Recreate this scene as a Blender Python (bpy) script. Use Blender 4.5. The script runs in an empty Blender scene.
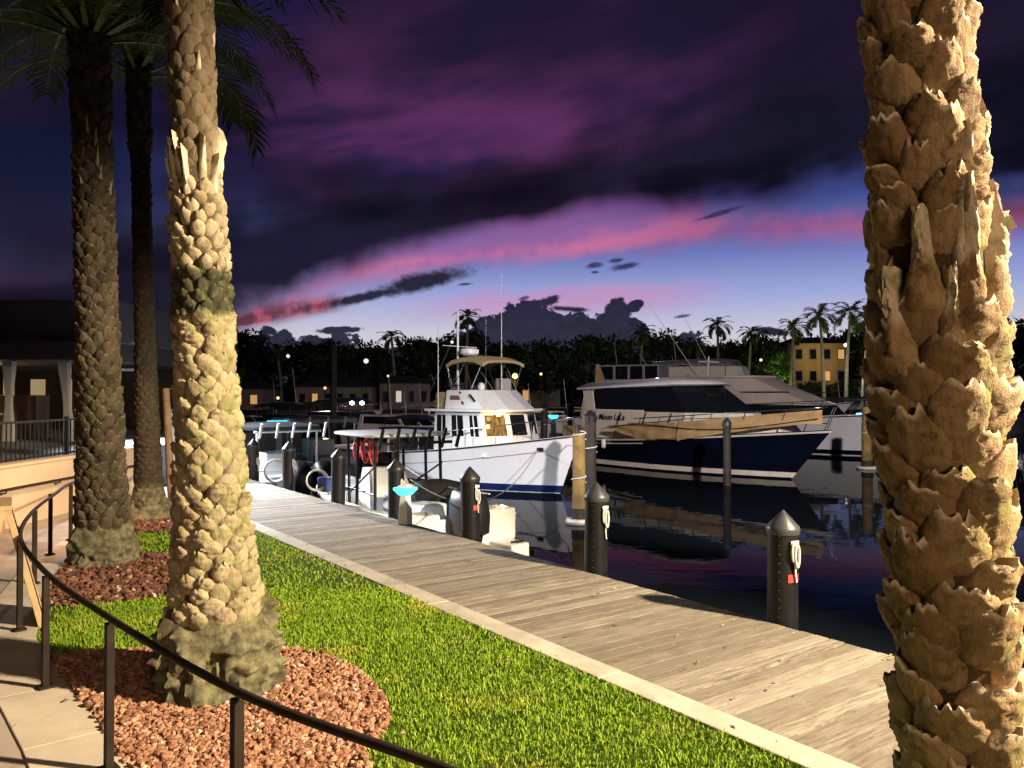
import bpy, math, random
import numpy as np
from mathutils import Vector, Matrix

random.seed(7)
RNG = np.random.default_rng(11)
SC = bpy.context.scene
COL = SC.collection
PI = math.pi
R = math.radians
WATER = -0.9

# ------------------------------------------------------------------ helpers
def lin(c):
    c = c / 255.0
    return c / 12.92 if c <= 0.04045 else ((c + 0.055) / 1.055) ** 2.4

def srgb(r, g, b):
    return (lin(r), lin(g), lin(b))

def ground(px, py, z=0.0):
    d = (2 - z) * 800 / (py - 394)
    return Vector(((px - 512) / 800 * d, d, z))

def away(px, py, d):
    return Vector(((px - 512) / 800 * d, d, 2 + (394 - py) / 800 * d))

DOCK_DIR = Vector((-0.581, 0.813, 0)).normalized()
DOCK_OUT = Vector((0.813, 0.581, 0)).normalized()
DOCK_ANG = math.atan2(DOCK_DIR.y, DOCK_DIR.x)

def dock(s, o, z=0.0):
    p = Vector((0.97, 8.84, z)) + DOCK_DIR * s + DOCK_OUT * o
    return p

def tag(o, label=None, cat=None, group=None, kind=None):
    if label: o['label'] = label
    if cat: o['category'] = cat
    if group: o['group'] = group
    if kind: o['kind'] = kind
    return o

def thing(name, label, cat, loc=(0, 0, 0), rz=0.0, group=None):
    o = bpy.data.objects.new(name, None)
    o.empty_display_size = 0.2
    COL.objects.link(o)
    o.location = loc
    o.rotation_euler = (0, 0, rz)
    return tag(o, label, cat, group)

def dup(root, loc, rz, label=None):
    r = root.copy(); COL.objects.link(r)
    r.location = loc; r.rotation_euler = (0, 0, rz)
    if label: r['label'] = label
    for ch in list(root.children):
        c = ch.copy(); COL.objects.link(c); c.parent = r
        for g in list(ch.children):
            d = g.copy(); COL.objects.link(d); d.parent = c
    return r

class MB:
    def __init__(s):
        s.v = []; s.f = []; s.mi = []
    def add(s, verts, faces, mi=0):
        n = len(s.v)
        s.v.extend(tuple(p) for p in verts)
        for f in faces:
            s.f.append(tuple(i + n for i in f)); s.mi.append(mi)
        return s
    def box(s, c, d, rz=0.0, mi=0, m=None):
        hx, hy, hz = d[0] / 2, d[1] / 2, d[2] / 2
        pts = [Vector((x, y, z)) for z in (-hz, hz) for y in (-hy, hy) for x in (-hx, hx)]
        mm = m if m is not None else Matrix.Rotation(rz, 4, 'Z')
        pts = [mm @ p + Vector(c) for p in pts]
        return s.add(pts, [(0, 2, 3, 1), (4, 5, 7, 6), (0, 1, 5, 4), (2, 6, 7, 3), (0, 4, 6, 2), (1, 3, 7, 5)], mi)
    def loft(s, rings, cap0=True, cap1=True, mi=0, closed=True):
        n = len(rings[0]); vs = [p for r in rings for p in r]; fs = []
        for i in range(len(rings) - 1):
            for j in range(n if closed else n - 1):
                a = i * n + j; b = i * n + (j + 1) % n
                fs.append((a, b, b + n, a + n))
        if cap0: fs.append(tuple(reversed(range(n))))
        if cap1: fs.append(tuple(range((len(rings) - 1) * n, len(rings) * n)))
        return s.add(vs, fs, mi)
    def tube(s, pts, r, n=8, mi=0, cap=True):
        pts = [Vector(p) for p in pts]
        rs = r if isinstance(r, (list, tuple)) else [r] * len(pts)
        rings = []; ref = None
        for i, p in enumerate(pts):
            t = (pts[min(i + 1, len(pts) - 1)] - pts[max(i - 1, 0)])
            if t.length < 1e-9: t = Vector((0, 0, 1))
            t.normalize()
            if ref is None:
                ref = Vector((0, 0, 1)) if abs(t.z) < 0.9 else Vector((1, 0, 0))
            a = t.cross(ref)
            if a.length < 1e-6: a = t.cross(Vector((0, 1, 0.3)))
            a.normalize(); b = a.cross(t).normalized(); ref = b
            rings.append([p + (a * math.cos(2 * PI * k / n) + b * math.sin(2 * PI * k / n)) * rs[i] for k in range(n)])
        return s.loft(rings, cap, cap, mi)
    def lathe(s, prof, n=20, c=(0, 0, 0), mi=0, cap=True):
        c = Vector(c)
        rings = [[c + Vector((r * math.cos(2 * PI * k / n), r * math.sin(2 * PI * k / n), z)) for k in range(n)] for r, z in prof]
        return s.loft(rings, cap, cap, mi)
    def prism(s, poly, z0, z1, mi=0):
        n = len(poly)
        return s.loft([[Vector((p[0], p[1], z0)) for p in poly], [Vector((p[0], p[1], z1)) for p in poly]], True, True, mi)
    def panel(s, q, u0, u1, v0, v1, off=0.004, th=0.012, mi=0):
        """thin slab on the quad q (bottom-left, bottom-right, top-right, top-left seen from outside)"""
        q = [Vector(p) for p in q]
        def at(u, v):
            return (q[0] * (1 - u) + q[1] * u) * (1 - v) + (q[3] * (1 - u) + q[2] * u) * v
        nrm = (q[1] - q[0]).cross(q[3] - q[0]).normalized()
        pts = [at(u0, v0), at(u1, v0), at(u1, v1), at(u0, v1)]
        return s.loft([[p - nrm * th for p in pts], [p + nrm * off for p in pts]], True, True, mi)
    def build(s, name, mat, parent=None, smooth=None, bevel=0.0, seg=2):
        me = bpy.data.meshes.new(name)
        me.from_pydata(s.v, [], s.f)
        mats = mat if isinstance(mat, (list, tuple)) else [mat]
        for m in mats: me.materials.append(m)
        if len(mats) > 1: me.polygons.foreach_set('material_index', s.mi)
        import bmesh
        bm = bmesh.new(); bm.from_mesh(me)
        bmesh.ops.recalc_face_normals(bm, faces=bm.faces)
        bm.to_mesh(me); bm.free()
        if smooth is not None:
            me.polygons.foreach_set('use_smooth', [True] * len(me.polygons))
            me.set_sharp_from_angle(angle=R(smooth))
        o = bpy.data.objects.new(name, me); COL.objects.link(o)
        if parent is not None: o.parent = parent
        if bevel:
            b = o.modifiers.new('Bevel', 'BEVEL'); b.width = bevel; b.segments = seg
            b.limit_method = 'ANGLE'; b.angle_limit = R(40)
        return o

def mesh_np(name, V, F, mats, parent=None, smooth=False, attrs=None, midx=None):
    V = np.asarray(V, np.float32); F = np.asarray(F, np.int32)
    me = bpy.data.meshes.new(name)
    k = F.shape[1]
    me.vertices.add(len(V)); me.vertices.foreach_set('co', V.ravel())
    me.loops.add(F.size); me.loops.foreach_set('vertex_index', F.ravel())
    me.polygons.add(len(F))
    me.polygons.foreach_set('loop_start', np.arange(0, F.size, k, dtype=np.int32))
    for m in (mats if isinstance(mats, (list, tuple)) else [mats]): me.materials.append(m)
    if midx is not None: me.polygons.foreach_set('material_index', np.asarray(midx, np.int32))
    me.polygons.foreach_set('use_smooth', np.full(len(F), bool(smooth)))
    for an, av in (attrs or {}).items():
        a = me.attributes.new(an, 'FLOAT', 'POINT'); a.data.foreach_set('value', np.asarray(av, np.float32))
    me.update(calc_edges=True); me.validate()
    o = bpy.data.objects.new(name, me); COL.objects.link(o)
    if parent is not None: o.parent = parent
    return o

# ------------------------------------------------------------------ node helpers
class E:
    """a node socket with arithmetic"""
    nt = None
    def __init__(s, k): s.k = k
    @staticmethod
    def m(op, *a, clamp=False):
        n = E.nt.nodes.new('ShaderNodeMath'); n.operation = op; n.use_clamp = clamp
        for i, x in enumerate(a):
            if isinstance(x, E): E.nt.links.new(x.k, n.inputs[i])
            else: n.inputs[i].default_value = x
        return E(n.outputs[0])
    def __add__(s, o): return E.m('ADD', s, o)
    def __radd__(s, o): return E.m('ADD', o, s)
    def __sub__(s, o): return E.m('SUBTRACT', s, o)
    def __rsub__(s, o): return E.m('SUBTRACT', o, s)
    def __mul__(s, o): return E.m('MULTIPLY', s, o)
    def __rmul__(s, o): return E.m('MULTIPLY', o, s)
    def __truediv__(s, o): return E.m('DIVIDE', s, o)
    def abs(s): return E.m('ABSOLUTE', s)
    def clamp(s): return E.m('ADD', s, 0.0, clamp=True)
    def pw(s, p): return E.m('POWER', s, p)
def emax(a, b): return E.m('MAXIMUM', a, b)
def emin(a, b): return E.m('MINIMUM', a, b)
def sstep(x, a, b):
    """0 at a, 1 at b (a may exceed b)"""
    n = E.nt.nodes.new('ShaderNodeMapRange'); n.interpolation_type = 'SMOOTHSTEP'; n.clamp = True
    if a <= b:
        lo, hi, t0, t1 = a, b, 0.0, 1.0
    else:
        lo, hi, t0, t1 = b, a, 1.0, 0.0
    E.nt.links.new(x.k, n.inputs['Value'])
    n.inputs['From Min'].default_value = lo; n.inputs['From Max'].default_value = hi
    n.inputs['To Min'].default_value = t0; n.inputs['To Max'].default_value = t1
    return E(n.outputs['Result'])
def cmix(f, a, b, mode='MIX'):
    n = E.nt.nodes.new('ShaderNodeMix'); n.data_type = 'RGBA'; n.blend_type = mode; n.clamp_factor = True
    for i, x in ((0, f), (6, a), (7, b)):
        if isinstance(x, E): E.nt.links.new(x.k, n.inputs[i])
        elif i == 0: n.inputs[0].default_value = x
        else: n.inputs[i].default_value = (x[0], x[1], x[2], 1)
    return E(n.outputs[2])
def vec(x, y, z=0.0):
    n = E.nt.nodes.new('ShaderNodeCombineXYZ')
    for i, a in enumerate((x, y, z)):
        if isinstance(a, E): E.nt.links.new(a.k, n.inputs[i])
        else: n.inputs[i].default_value = a
    return E(n.outputs[0])
def noise(v, scale=1.0, detail=5.0, rough=0.55, dist=0.0, lac=2.0):
    n = E.nt.nodes.new('ShaderNodeTexNoise')
    n.inputs['Scale'].default_value = scale; n.inputs['Detail'].default_value = detail
    n.inputs['Roughness'].default_value = rough; n.inputs['Distortion'].default_value = dist
    if v is not None: E.nt.links.new(v.k, n.inputs['Vector'])
    return E(n.outputs[0])
def voro(v, scale, feature='F1', rnd=1.0):
    n = E.nt.nodes.new('ShaderNodeTexVoronoi'); n.feature = feature
    n.inputs['Scale'].default_value = scale; n.inputs['Randomness'].default_value = rnd
    if v is not None: E.nt.links.new(v.k, n.inputs['Vector'])
    return E(n.outputs[0])
def ramp(x, stops):
    n = E.nt.nodes.new('ShaderNodeValToRGB'); E.nt.links.new(x.k, n.inputs[0])
    el = n.color_ramp.elements
    el[0].position, el[0].color = stops[0][0], (*stops[0][1], 1)
    el[1].position, el[1].color = stops[-1][0], (*stops[-1][1], 1)
    for p, c in stops[1:-1]:
        e = el.new(p); e.color = (*c, 1)
    return E(n.outputs[0])
def curve(x, pts, x0, x1, y0, y1):
    """piecewise smooth function through pts"""
    n = E.nt.nodes.new('ShaderNodeFloatCurve')
    c = n.mapping.curves[0]
    q = [((a - x0) / (x1 - x0), (b - y0) / (y1 - y0)) for a, b in pts]
    while len(c.points) < len(q): c.points.new(0.5, 0.5)
    for p, (a, b) in zip(c.points, q):
        p.location = (a, b); p.handle_type = 'AUTO_CLAMPED'
    n.mapping.update()
    E.nt.links.new(((x - x0) / (x1 - x0)).k, n.inputs['Value'])
    return E(n.outputs[0]) * (y1 - y0) + y0

def new_mat(name):
    m = bpy.data.materials.new(name); m.use_nodes = True
    E.nt = m.node_tree
    return m, m.node_tree.nodes['Principled BSDF']
def coord(kind='Object'):
    n = E.nt.nodes.new('ShaderNodeTexCoord'); return E(n.outputs[kind])
def sep(v):
    n = E.nt.nodes.new('ShaderNodeSeparateXYZ'); E.nt.links.new(v.k, n.inputs[0])
    return E(n.outputs[0]), E(n.outputs[1]), E(n.outputs[2])
def vmul(v, s):
    n = E.nt.nodes.new('ShaderNodeMapping'); E.nt.links.new(v.k, n.inputs['Vector'])
    n.inputs['Scale'].default_value = s; return E(n.outputs[0])
def bump(b, h, strength=0.4, dist=0.01):
    n = E.nt.nodes.new('ShaderNodeBump'); n.inputs['Strength'].default_value = strength; n.inputs['Distance'].default_value = dist
    E.nt.links.new(h.k, n.inputs['Height']); E.nt.links.new(n.outputs[0], b.inputs['Normal'])
def island():
    n = E.nt.nodes.new('ShaderNodeNewGeometry'); return E(n.outputs['Random Per Island'])
def setcol(b, c): E.nt.links.new(c.k, b.inputs['Base Color'])

def M(name, col, rough=0.5, metal=0.0, var=0.15, vs=4.0, bmp=0.0, bs=40.0, dist=0.004, spec=0.5, dirt=None, coat=0.0):
    m, b = new_mat(name)
    co = coord()
    n1 = noise(co, vs, 6, 0.6)
    a = tuple(max(0, c * (1 - var)) for c in col); d = tuple(min(1, c * (1 + var)) for c in col)
    c = cmix(sstep(n1, 0.3, 0.7), a, d)
    if dirt:
        n2 = noise(vmul(co, (1, 1, 0.25)), vs * 2.3, 8, 0.7)
        c = cmix(sstep(n2, 0.5, 0.78) * 0.7, c, dirt)
    setcol(b, c)
    b.inputs['Roughness'].default_value = rough; b.inputs['Metallic'].default_value = metal
    b.inputs['Specular IOR Level'].default_value = spec; b.inputs['Coat Weight'].default_value = coat
    if bmp: bump(b, noise(co, bs, 6, 0.65), bmp, dist)
    return m
def G(name, col, strength):
    """something that gives off light"""
    m, b = new_mat(name)
    b.inputs['Base Color'].default_value = (*[min(1, c * 0.6) for c in col], 1)
    b.inputs['Emission Color'].default_value = (*col, 1); b.inputs['Emission Strength'].default_value = strength
    b.inputs['Roughness'].default_value = 0.4
    return m
# ------------------------------------------------------------------ camera
cam_d = bpy.data.cameras.new('camera'); cam = bpy.data.objects.new('camera', cam_d); COL.objects.link(cam)
cam.location = (0, 0, 2.0); cam.rotation_euler = (R(90 + 0.716), 0, 0)
cam_d.sensor_width = 36; cam_d.lens = 36 * 800 / 1024; cam_d.clip_end = 4000; cam_d.clip_start = 0.05
SC.camera = cam
SC.view_settings.view_transform = 'Standard'; SC.view_settings.look = 'None'
SC.view_settings.exposure = 0; SC.view_settings.gamma = 1
SC.view_settings.use_curve_mapping = False
SC.cycles.use_denoising = True
SC.cycles.max_bounces = 6; SC.cycles.diffuse_bounces = 3; SC.cycles.glossy_bounces = 4
SC.cycles.sample_clamp_indirect = 4.0
SC.cycles.caustics_reflective = False; SC.cycles.caustics_refractive = False

# ------------------------------------------------------------------ dusk sky
def azel(px, py):
    a = math.degrees(math.atan((px - 512) / 800))
    e = math.degrees(math.atan((394 - py) / math.hypot(800, px - 512)))
    return a, e

world = bpy.data.worlds.new('World'); SC.world = world; world.use_nodes = True
E.nt = world.node_tree
W_nodes = E.nt.nodes
bg = W_nodes['Background']
x, y, z = sep(coord('Generated'))
az = E.m('ARCTAN2', x, y) * (180 / PI)
hyp = E.m('SQRT', x * x + y * y)
el = E.m('ARCTAN2', z, hyp) * (180 / PI)

def C(pts):
    q = [azel(*p) for p in pts]
    return curve(emin(emax(az, -60.0), 60.0), [(-60.0, q[0][1])] + q + [(60.0, q[-1][1])], -60, 60, -10, 40)
def T(pts):   # thickness in degrees along azimuth, given as (px, degrees)
    q = [(azel(a, 394)[0], b) for a, b in pts]
    return curve(emin(emax(az, -60.0), 60.0), [(-60.0, q[0][1])] + q + [(60.0, q[-1][1])], -60, 60, -10, 40)

d3 = vec(az * 0.1, el * 0.1, 0.3)                       # 1 unit = 10 degrees
streak = vec(az * 0.06 - el * 0.03, el * 0.22 - az * 0.03, 1.7)
nA = noise(streak, 1.3, 4, 0.5, 0.3)                  # long torn streaks
nB = noise(d3, 1.5, 3, 0.5)                      # general lumps
nC = noise(d3, 8.0, 3, 0.6)                      # fine lumps
nD = noise(vec(az * 0.1 + 7.1, el * 0.1, 2.2), 0.9, 2, 0.5)

base = ramp((el + 2) / 45, [
    (0.0, srgb(200, 170, 166)), (0.09, srgb(226, 204, 198)), (0.135, srgb(206, 202, 216)), (0.2, srgb(156, 166, 216)),
    (0.26, srgb(110, 122, 188)), (0.34, srgb(62, 74, 138)), (0.44, srgb(40, 42, 92)), (0.6, srgb(28, 27, 66)), (1.0, srgb(12, 11, 28))])
# the afterglow stands in front; to the sides and behind the sky is night
side = sstep(az.abs(), 140.0, 34.0)
left = sstep(az, -30.0, -13.0)
base = cmix(1.0 - (0.12 + 0.88 * side) * (0.08 + 0.92 * left), base, srgb(13, 14, 32))

# high purple cloud sheet
c1 = C([(0, 60), (230, 110), (400, 105), (520, 95), (700, 60), (860, 30), (1024, 20)])
t1 = T([(0, 3), (220, 4), (330, 9), (520, 12), (700, 10.5), (860, 8), (1024, 7)])
k1 = sstep((el - c1).abs() / t1 + (nB - 0.5) * 0.9, 1.25, 0.45) * sstep(el, 8.0, 13.0)
glow = sstep(nA * 0.7 + nD * 0.5, 0.48, 0.74)
pc = cmix(glow, srgb(40, 28, 62), srgb(108, 54, 104))
pc = cmix(sstep(el, 15.0, 26.0) * 0.85, pc, srgb(28, 21, 40))
pc = cmix(sstep(az, 9.0, 22.0) * 0.85, pc, srgb(20, 18, 34))
pc = cmix(sstep(az, -12.0, -22.0) * 0.85, pc, srgb(14, 16, 38))
skyc = cmix(k1 * 0.92, base, pc)

# the veil over the blue between the dark bank and the rose streak
c5 = C([(200, 300), (340, 270), (480, 235), (600, 222), (720, 214), (860, 205)])
k5 = sstep((el - c5).abs() + (nA - 0.5) * 5, 3.0, 0.6)
skyc = cmix(k5 * 0.5 * sstep(az, 12.0, 3.0), skyc, srgb(136, 92, 154))

# rose streak
c3 = C([(150, 352), (230, 328), (300, 296), (350, 272), (450, 257), (550, 246), (640, 237), (720, 230), (860, 222), (1024, 212)])
t3 = T([(150, 1.2), (300, 1.3), (450, 1.0), (640, 1.25), (720, 1.3), (860, 1.2), (1024, 1.0)])
k3 = sstep((el - c3).abs() / t3 + (nA - 0.5) * 3.6 + (nC - 0.5) * 0.5 + (nB - 0.5) * 1.2, 1.5, -0.6) * (0.55 + 0.45 * sstep(az, -17.0, -11.0))
rose = cmix(sstep(nA + (nC - 0.5) * 0.2, 0.4, 0.62), srgb(226, 120, 156), srgb(150, 80, 136))
rose = cmix(sstep(az, 3.0, 16.0) * 0.6, rose, srgb(128, 62, 112))
rose = cmix(sstep(az, -6.0, -13.0) * 0.35, rose, srgb(190, 130, 168))
skyc = cmix(k3 * 0.85, skyc, rose)
halo = sstep((el - c3 - 0.9) / 2.6 + (nA - 0.5) * 1.4, 1.0, 0.0) * sstep((el - c3), -0.8, 0.6) * sstep(az, -17.0, -10.0)
skyc = cmix(halo * 0.4 * sstep(az, 16.0, 6.0), skyc, srgb(158, 104, 164))
c4 = C([(300, 318), (430, 308), (560, 300), (640, 296), (760, 288), (860, 285)])
k4 = sstep((el - c4).abs() + (nA - 0.5) * 3.4, 1.5, 0.1) * sstep(az, -10.0, 0.0) * sstep(az, 17.0, 8.0)
skyc = cmix(k4 * 0.6, skyc, srgb(206, 136, 182))

# dark bank
c2 = C([(0, 322), (120, 296), (230, 252), (330, 226), (430, 212), (540, 190), (640, 160), (740, 135), (860, 110), (1024, 100)])
t2 = T([(0, 4.6), (120, 4.6), (230, 4.4), (330, 3.2), (430, 2.0), (540, 1.8), (640, 2.4), (740, 3.2), (860, 3.6), (1024, 4.5)])
k2 = sstep((el - c2) / t2 * -1.0 + (nB - 0.5) * 1.5 + (nA - 0.5) * 0.8 + (nC - 0.5) * 0.25, 1.45, 0.55) * sstep((el - c2) / t2 + (nB - 0.5) * 1.6 + (nA - 0.5) * 1.2, 1.9, 0.3)
dk = cmix(sstep(nA * 0.7 + nB * 0.3, 0.36, 0.66), srgb(9, 10, 21), srgb(25, 24, 42))
skyc = cmix(k2 * 0.97, skyc, dk)
skyc = cmix(k2 * sstep((el - c2) / t2, 0.1, 1.1) * 0.4, skyc, srgb(48, 31, 58))

# red-lit low streak and the dark lens cloud riding on it
c6 = C([(180, 345), (250, 320), (300, 310), (360, 299), (420, 290)])
k6 = sstep((el - c6).abs() + (nA - 0.5) * 1.8, 1.15, 0.35) * sstep(az, -11.0, -13.5) * sstep(az, -23.0, -19.0)
skyc = cmix(k6 * 0.9, skyc, cmix(sstep(nC, 0.4, 0.65), srgb(92, 38, 58), srgb(178, 72, 92)))
a0, e0 = azel(418, 283)
ca, sa = math.cos(R(17)), math.sin(R(17))
def blob(px, py, hw, hh, ang, k=1.0, soft=0.55):
    a, e = azel(px, py); s_ = math.degrees(1 / 800)
    ca, sa = math.cos(R(ang)), math.sin(R(ang))
    u = ((az - a) * ca + (el - e) * sa) / (hw * s_)
    v = ((az - a) * -sa + (el - e) * ca) / (hh * s_)
    return sstep(E.m('SQRT', u * u + v * v) + (nC - 0.5) * k + (nF - 0.5) * k * 0.28, 1.0 + soft * 0.5, 1.0 - soft)
nF = noise(vec(az * 0.1, el * 0.14, 4.0), 26.0, 2, 0.6)
lens = emax(blob(425, 281, 54, 10, 15, 1.2, 0.5), blob(362, 297, 54, 5, 13, 1.2, 0.6))
skyc = cmix(lens * 0.96, skyc, srgb(30, 25, 42))
small = blob(594, 265, 9, 3.2, 5, 1.3)
for q in ((617, 260, 8, 2.4, 5), (626, 266, 15, 3.6, 8), (595, 272, 4, 1.6, 0), (524, 298, 6, 2, 15), (683, 316, 8, 1.8, 8), (720, 213, 26, 2.4, 14), (465, 284, 8, 1.6, 5)):
    small = emax(small, blob(*q, 1.3))
skyc = cmix(small * (0.55 + nC * 0.6), skyc, srgb(44, 40, 76))

# cumulus heads standing on the horizon
top = C([(0, 352), (200, 352), (235, 340), (262, 332), (300, 336), (335, 333), (362, 346), (400, 348), (440, 346), (462, 336), (480, 322), (500, 313),
         (520, 306), (545, 306), (560, 312), (580, 318), (600, 320), (612, 314), (640, 320), (655, 342), (672, 343), (690, 334), (710, 346), (735, 352), (860, 356)])
pv = voro(vec(az * 0.1 + (nC - 0.5) * 0.12, el * 0.1 + (nF - 0.5) * 0.05, 0.0), 9.0)
bill = (0.42 - pv) * 1.3 + (nC - 0.5) * 1.1 + (nF - 0.5) * 0.8
kc = sstep(top + bill + 0.35 - el, 0.0, 0.16)
tower = emax(blob(618, 313, 13, 16, 0, 0.8, 0.12), blob(634, 306, 10, 6, 20, 1.0, 0.15))
tower = emax(tower, emax(blob(540, 303, 20, 5, 12, 1.6, 0.3), blob(572, 309, 22, 3, -4, 1.6, 0.5)))
tower = emax(tower, emax(blob(340, 330, 22, 4, 3, 1.5, 0.2), blob(770, 331, 18, 3.5, -8, 1.2, 0.3)))
kc = emax(kc, tower)
cc = cmix(sstep(nC * 0.8 + nB * 0.4, 0.4, 0.75), srgb(14, 17, 33), srgb(29, 33, 56))
skyc = cmix(kc * 0.97, skyc, cc)
gaps = sstep(noise(vec(az * 0.1, el * 0.3, 9.0), 5.0, 2, 0.6), 0.6, 0.66) * sstep(az, -11.0, -13.0) * sstep(az, -20.0, -18.0) * sstep(el, 2.4, 3.2) * sstep(el, 5.0, 4.2)
skyc = cmix(gaps * 0.7, skyc, srgb(168, 160, 190))
# below the horizon
skyc = cmix(sstep(el, 0.0, -2.0), skyc, srgb(12, 13, 20))

sky = W_nodes.new('ShaderNodeTexSky'); sky.sky_type = 'NISHITA'; sky.sun_disc = False
sky.sun_elevation = R(-4.0); sky.sun_rotation = R(0.0)
skyc = cmix(0.001, skyc, E(sky.outputs[0]), 'ADD')
E.nt.links.new(skyc.k, bg.inputs['Color']); bg.inputs['Strength'].default_value = 1.0
world.cycles.sampling_method = 'MANUAL'; world.cycles.sample_map_resolution = 256
# ------------------------------------------------------------------ ground, water, boardwalk
def S(o): return tag(o, kind='structure')

# water
m, b = new_mat('harbour_water')
b.inputs['Base Color'].default_value = (0.004, 0.006, 0.008, 1); b.inputs['Roughness'].default_value = 0.015
b.inputs['IOR'].default_value = 1.05
co = coord()
bump(b, noise(vmul(co, (0.5, 1.0, 1)), 1.1, 3, 0.5, 0.4) + noise(co, 5.0, 2, 0.5) * 0.1, 0.04, 0.1)
mb = MB().add([(-1500, -300, WATER), (1500, -300, WATER), (1500, 2500, WATER), (-1500, 2500, WATER)], [(0, 1, 2, 3)])
S(mb.build('water', m))

m_conc = M('pale_concrete', (0.46, 0.38, 0.29), 0.85, var=0.14, vs=1.3, bmp=0.35, bs=60, dirt=(0.26, 0.21, 0.16))
m_conc_w = M('weathered_concrete', (0.24, 0.22, 0.20), 0.9, var=0.2, vs=0.9, bmp=0.3, bs=50, dirt=(0.10, 0.09, 0.08))
m_soil = M('dark_soil', (0.035, 0.028, 0.02), 0.95, var=0.3, vs=2, bmp=0.6, bs=18)

# land sheet under everything on this side of the seawall, plus the far shore
def dk2(s, o): p = dock(s, o); return (p.x, p.y)
land = [dk2(-25, -1.93), dk2(70, -1.93), (-60, 100), (-200, 100), (-200, -60), dk2(-25, -60)]
S(MB().prism(land, -3.0, -0.035).build('land', m_soil))
far = [(-420, 101), (-45, 101), (-30, 86), (20, 78), (60, 74), (140, 70), (400, 60), (900, 300), (900, 1500), (-900, 1500), (-900, 101)]
S(MB().prism(far, -3.0, 0.35).build('far_shore', M('far_shore_soil', (0.03, 0.032, 0.02), 0.95, var=0.3, vs=0.2)))

# kerb strip: long cast slabs with open joints
mb = MB(); s = -12.0
while s < 26:
    c = dock(s + 1.2, -2.045)
    mb.box((c.x, c.y, -0.06), (2.385, 0.235, 0.15), DOCK_ANG); s += 2.4
kerb = S(mb.build('kerb_strip', M('kerb_concrete', (0.36, 0.315, 0.25), 0.9, var=0.18, vs=2.2, bmp=0.5, bs=70, dirt=(0.17, 0.145, 0.11)), bevel=0.012))

# boardwalk: planks across, each a little different
m, b = new_mat('weathered_planks')
co = coord('UV')
n = E.nt.nodes.new('ShaderNodeAttribute'); n.attribute_name = 'across'; al = E(n.outputs['Fac'])
n = E.nt.nodes.new('ShaderNodeAttribute'); n.attribute_name = 'along'; lo = E(n.outputs['Fac'])
isl = island()
v = vec(al * 3.4 + isl * 37.0, lo * 42.0, isl * 11.0)
g1 = noise(v, 1.0, 7, 0.65, 0.6)
g2 = noise(vec(al * 1.1 + isl * 9.0, isl * 17.0, 3.0), 1.2, 4, 0.6)
c = cmix(sstep(g1, 0.32, 0.7), (0.085, 0.068, 0.052), (0.33, 0.285, 0.228))
c = cmix(isl * 0.6, c, (0.27, 0.235, 0.19))
c = cmix(sstep(E.m('FRACT', isl * 13.7), 0.0, 1.0) * 0.62, c, (0.115, 0.092, 0.07))
c = cmix(sstep(E.m('FRACT', isl * 7.31), 0.55, 1.0) * 0.45, c, (0.10, 0.082, 0.065))
c = cmix(sstep(g2, 0.5, 0.75) * 0.3, c, (0.36, 0.32, 0.26))
c = cmix(sstep(noise(vec(al * 3.0 + isl * 5.0, lo * 9.0, 8.0), 3.0, 4, 0.6), 0.66, 0.74) * 0.8, c, (0.42, 0.37, 0.29))
setcol(b, c); b.inputs['Roughness'].default_value = 0.9; b.inputs['Specular IOR Level'].default_value = 0.12
bump(b, g1, 0.35, 0.004)
V = []; F = []; ac = []; ln = []
pw = 0.138; s = -9.0; u = Vector((0, 0, 1))
while s < 27:
    w = pw - 0.017
    o1 = 0.0 + RNG.normal(0, 0.006); o0 = -1.915 + RNG.normal(0, 0.004); zt = RNG.normal(0, 0.0015)
    base = len(V)
    for zz in (-0.04 + zt, zt):
        for (ss, oo) in ((s, o0), (s + w, o0), (s + w, o1), (s, o1)):
            p = dock(ss, oo, zz); V.append(p[:]); ac.append(oo); ln.append(ss)
    for f in ((4, 5, 6, 7), (0, 3, 2, 1), (0, 1, 5, 4), (1, 2, 6, 5), (2, 3, 7, 6), (3, 0, 4, 7)):
        F.append([base + i for i in f])
    s += pw
bw = S(mesh_np('boardwalk', V, F, m, attrs={'across': ac, 'along': ln}))
mb = MB()
for o in (-0.03, -0.95, -1.85):
    c = dock(9, o); mb.box((c.x, c.y, -0.15), (36, 0.05, 0.19), DOCK_ANG)
m_fascia = M('dark_timber', (0.07, 0.055, 0.042), 0.85, var=0.3, vs=5, bmp=0.4, bs=30)
fr = S(mb.build('boardwalk_frame', m_fascia))
fr.parent = bw

# walkway on the left and its pale border slabs
edge = [(-0.1, 2.05), (-1.2, 3.25), (-2.04, 4.28), (-2.41, 4.76), (-3.05, 5.52), (-3.89, 6.56), (-4.6, 7.9), (-5.2, 9.3), (-5.65, 10.8), (-6.2, 13.6)]
def offs(pts, d):
    out = []
    for i, p in enumerate(pts):
        a = Vector(pts[max(i - 1, 0)]); c_ = Vector(pts[min(i + 1, len(pts) - 1)])
        t = (c_ - a).normalized(); out.append((p[0] - t.y * d, p[1] + t.x * d))
    return out
m_path = M('grey_pavers', (0.34, 0.27, 0.215), 0.85, var=0.15, vs=1.0, bmp=0.4, bs=45, dirt=(0.10, 0.08, 0.065))
mid = offs(edge, 0.42); inn = offs(edge, 0.62)
def strip_mesh(a, bb, z0, z1, gap=None):
    mb = MB(); n_ = len(a)
    for i in range(n_ - 1):
        q = [a[i], a[i + 1], bb[i + 1], bb[i]]
        mb.prism(q, z0, z1)
    return mb
S(strip_mesh(edge, mid, -0.12, 0.012).build('path_border', m_conc, bevel=0.006))
plz = mid + [(-6.9, 14.5), (-7.5, 14.5), (-9.5, 14.5), (-9.5, -8), (6, -8), (6, 1.0)]
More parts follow.
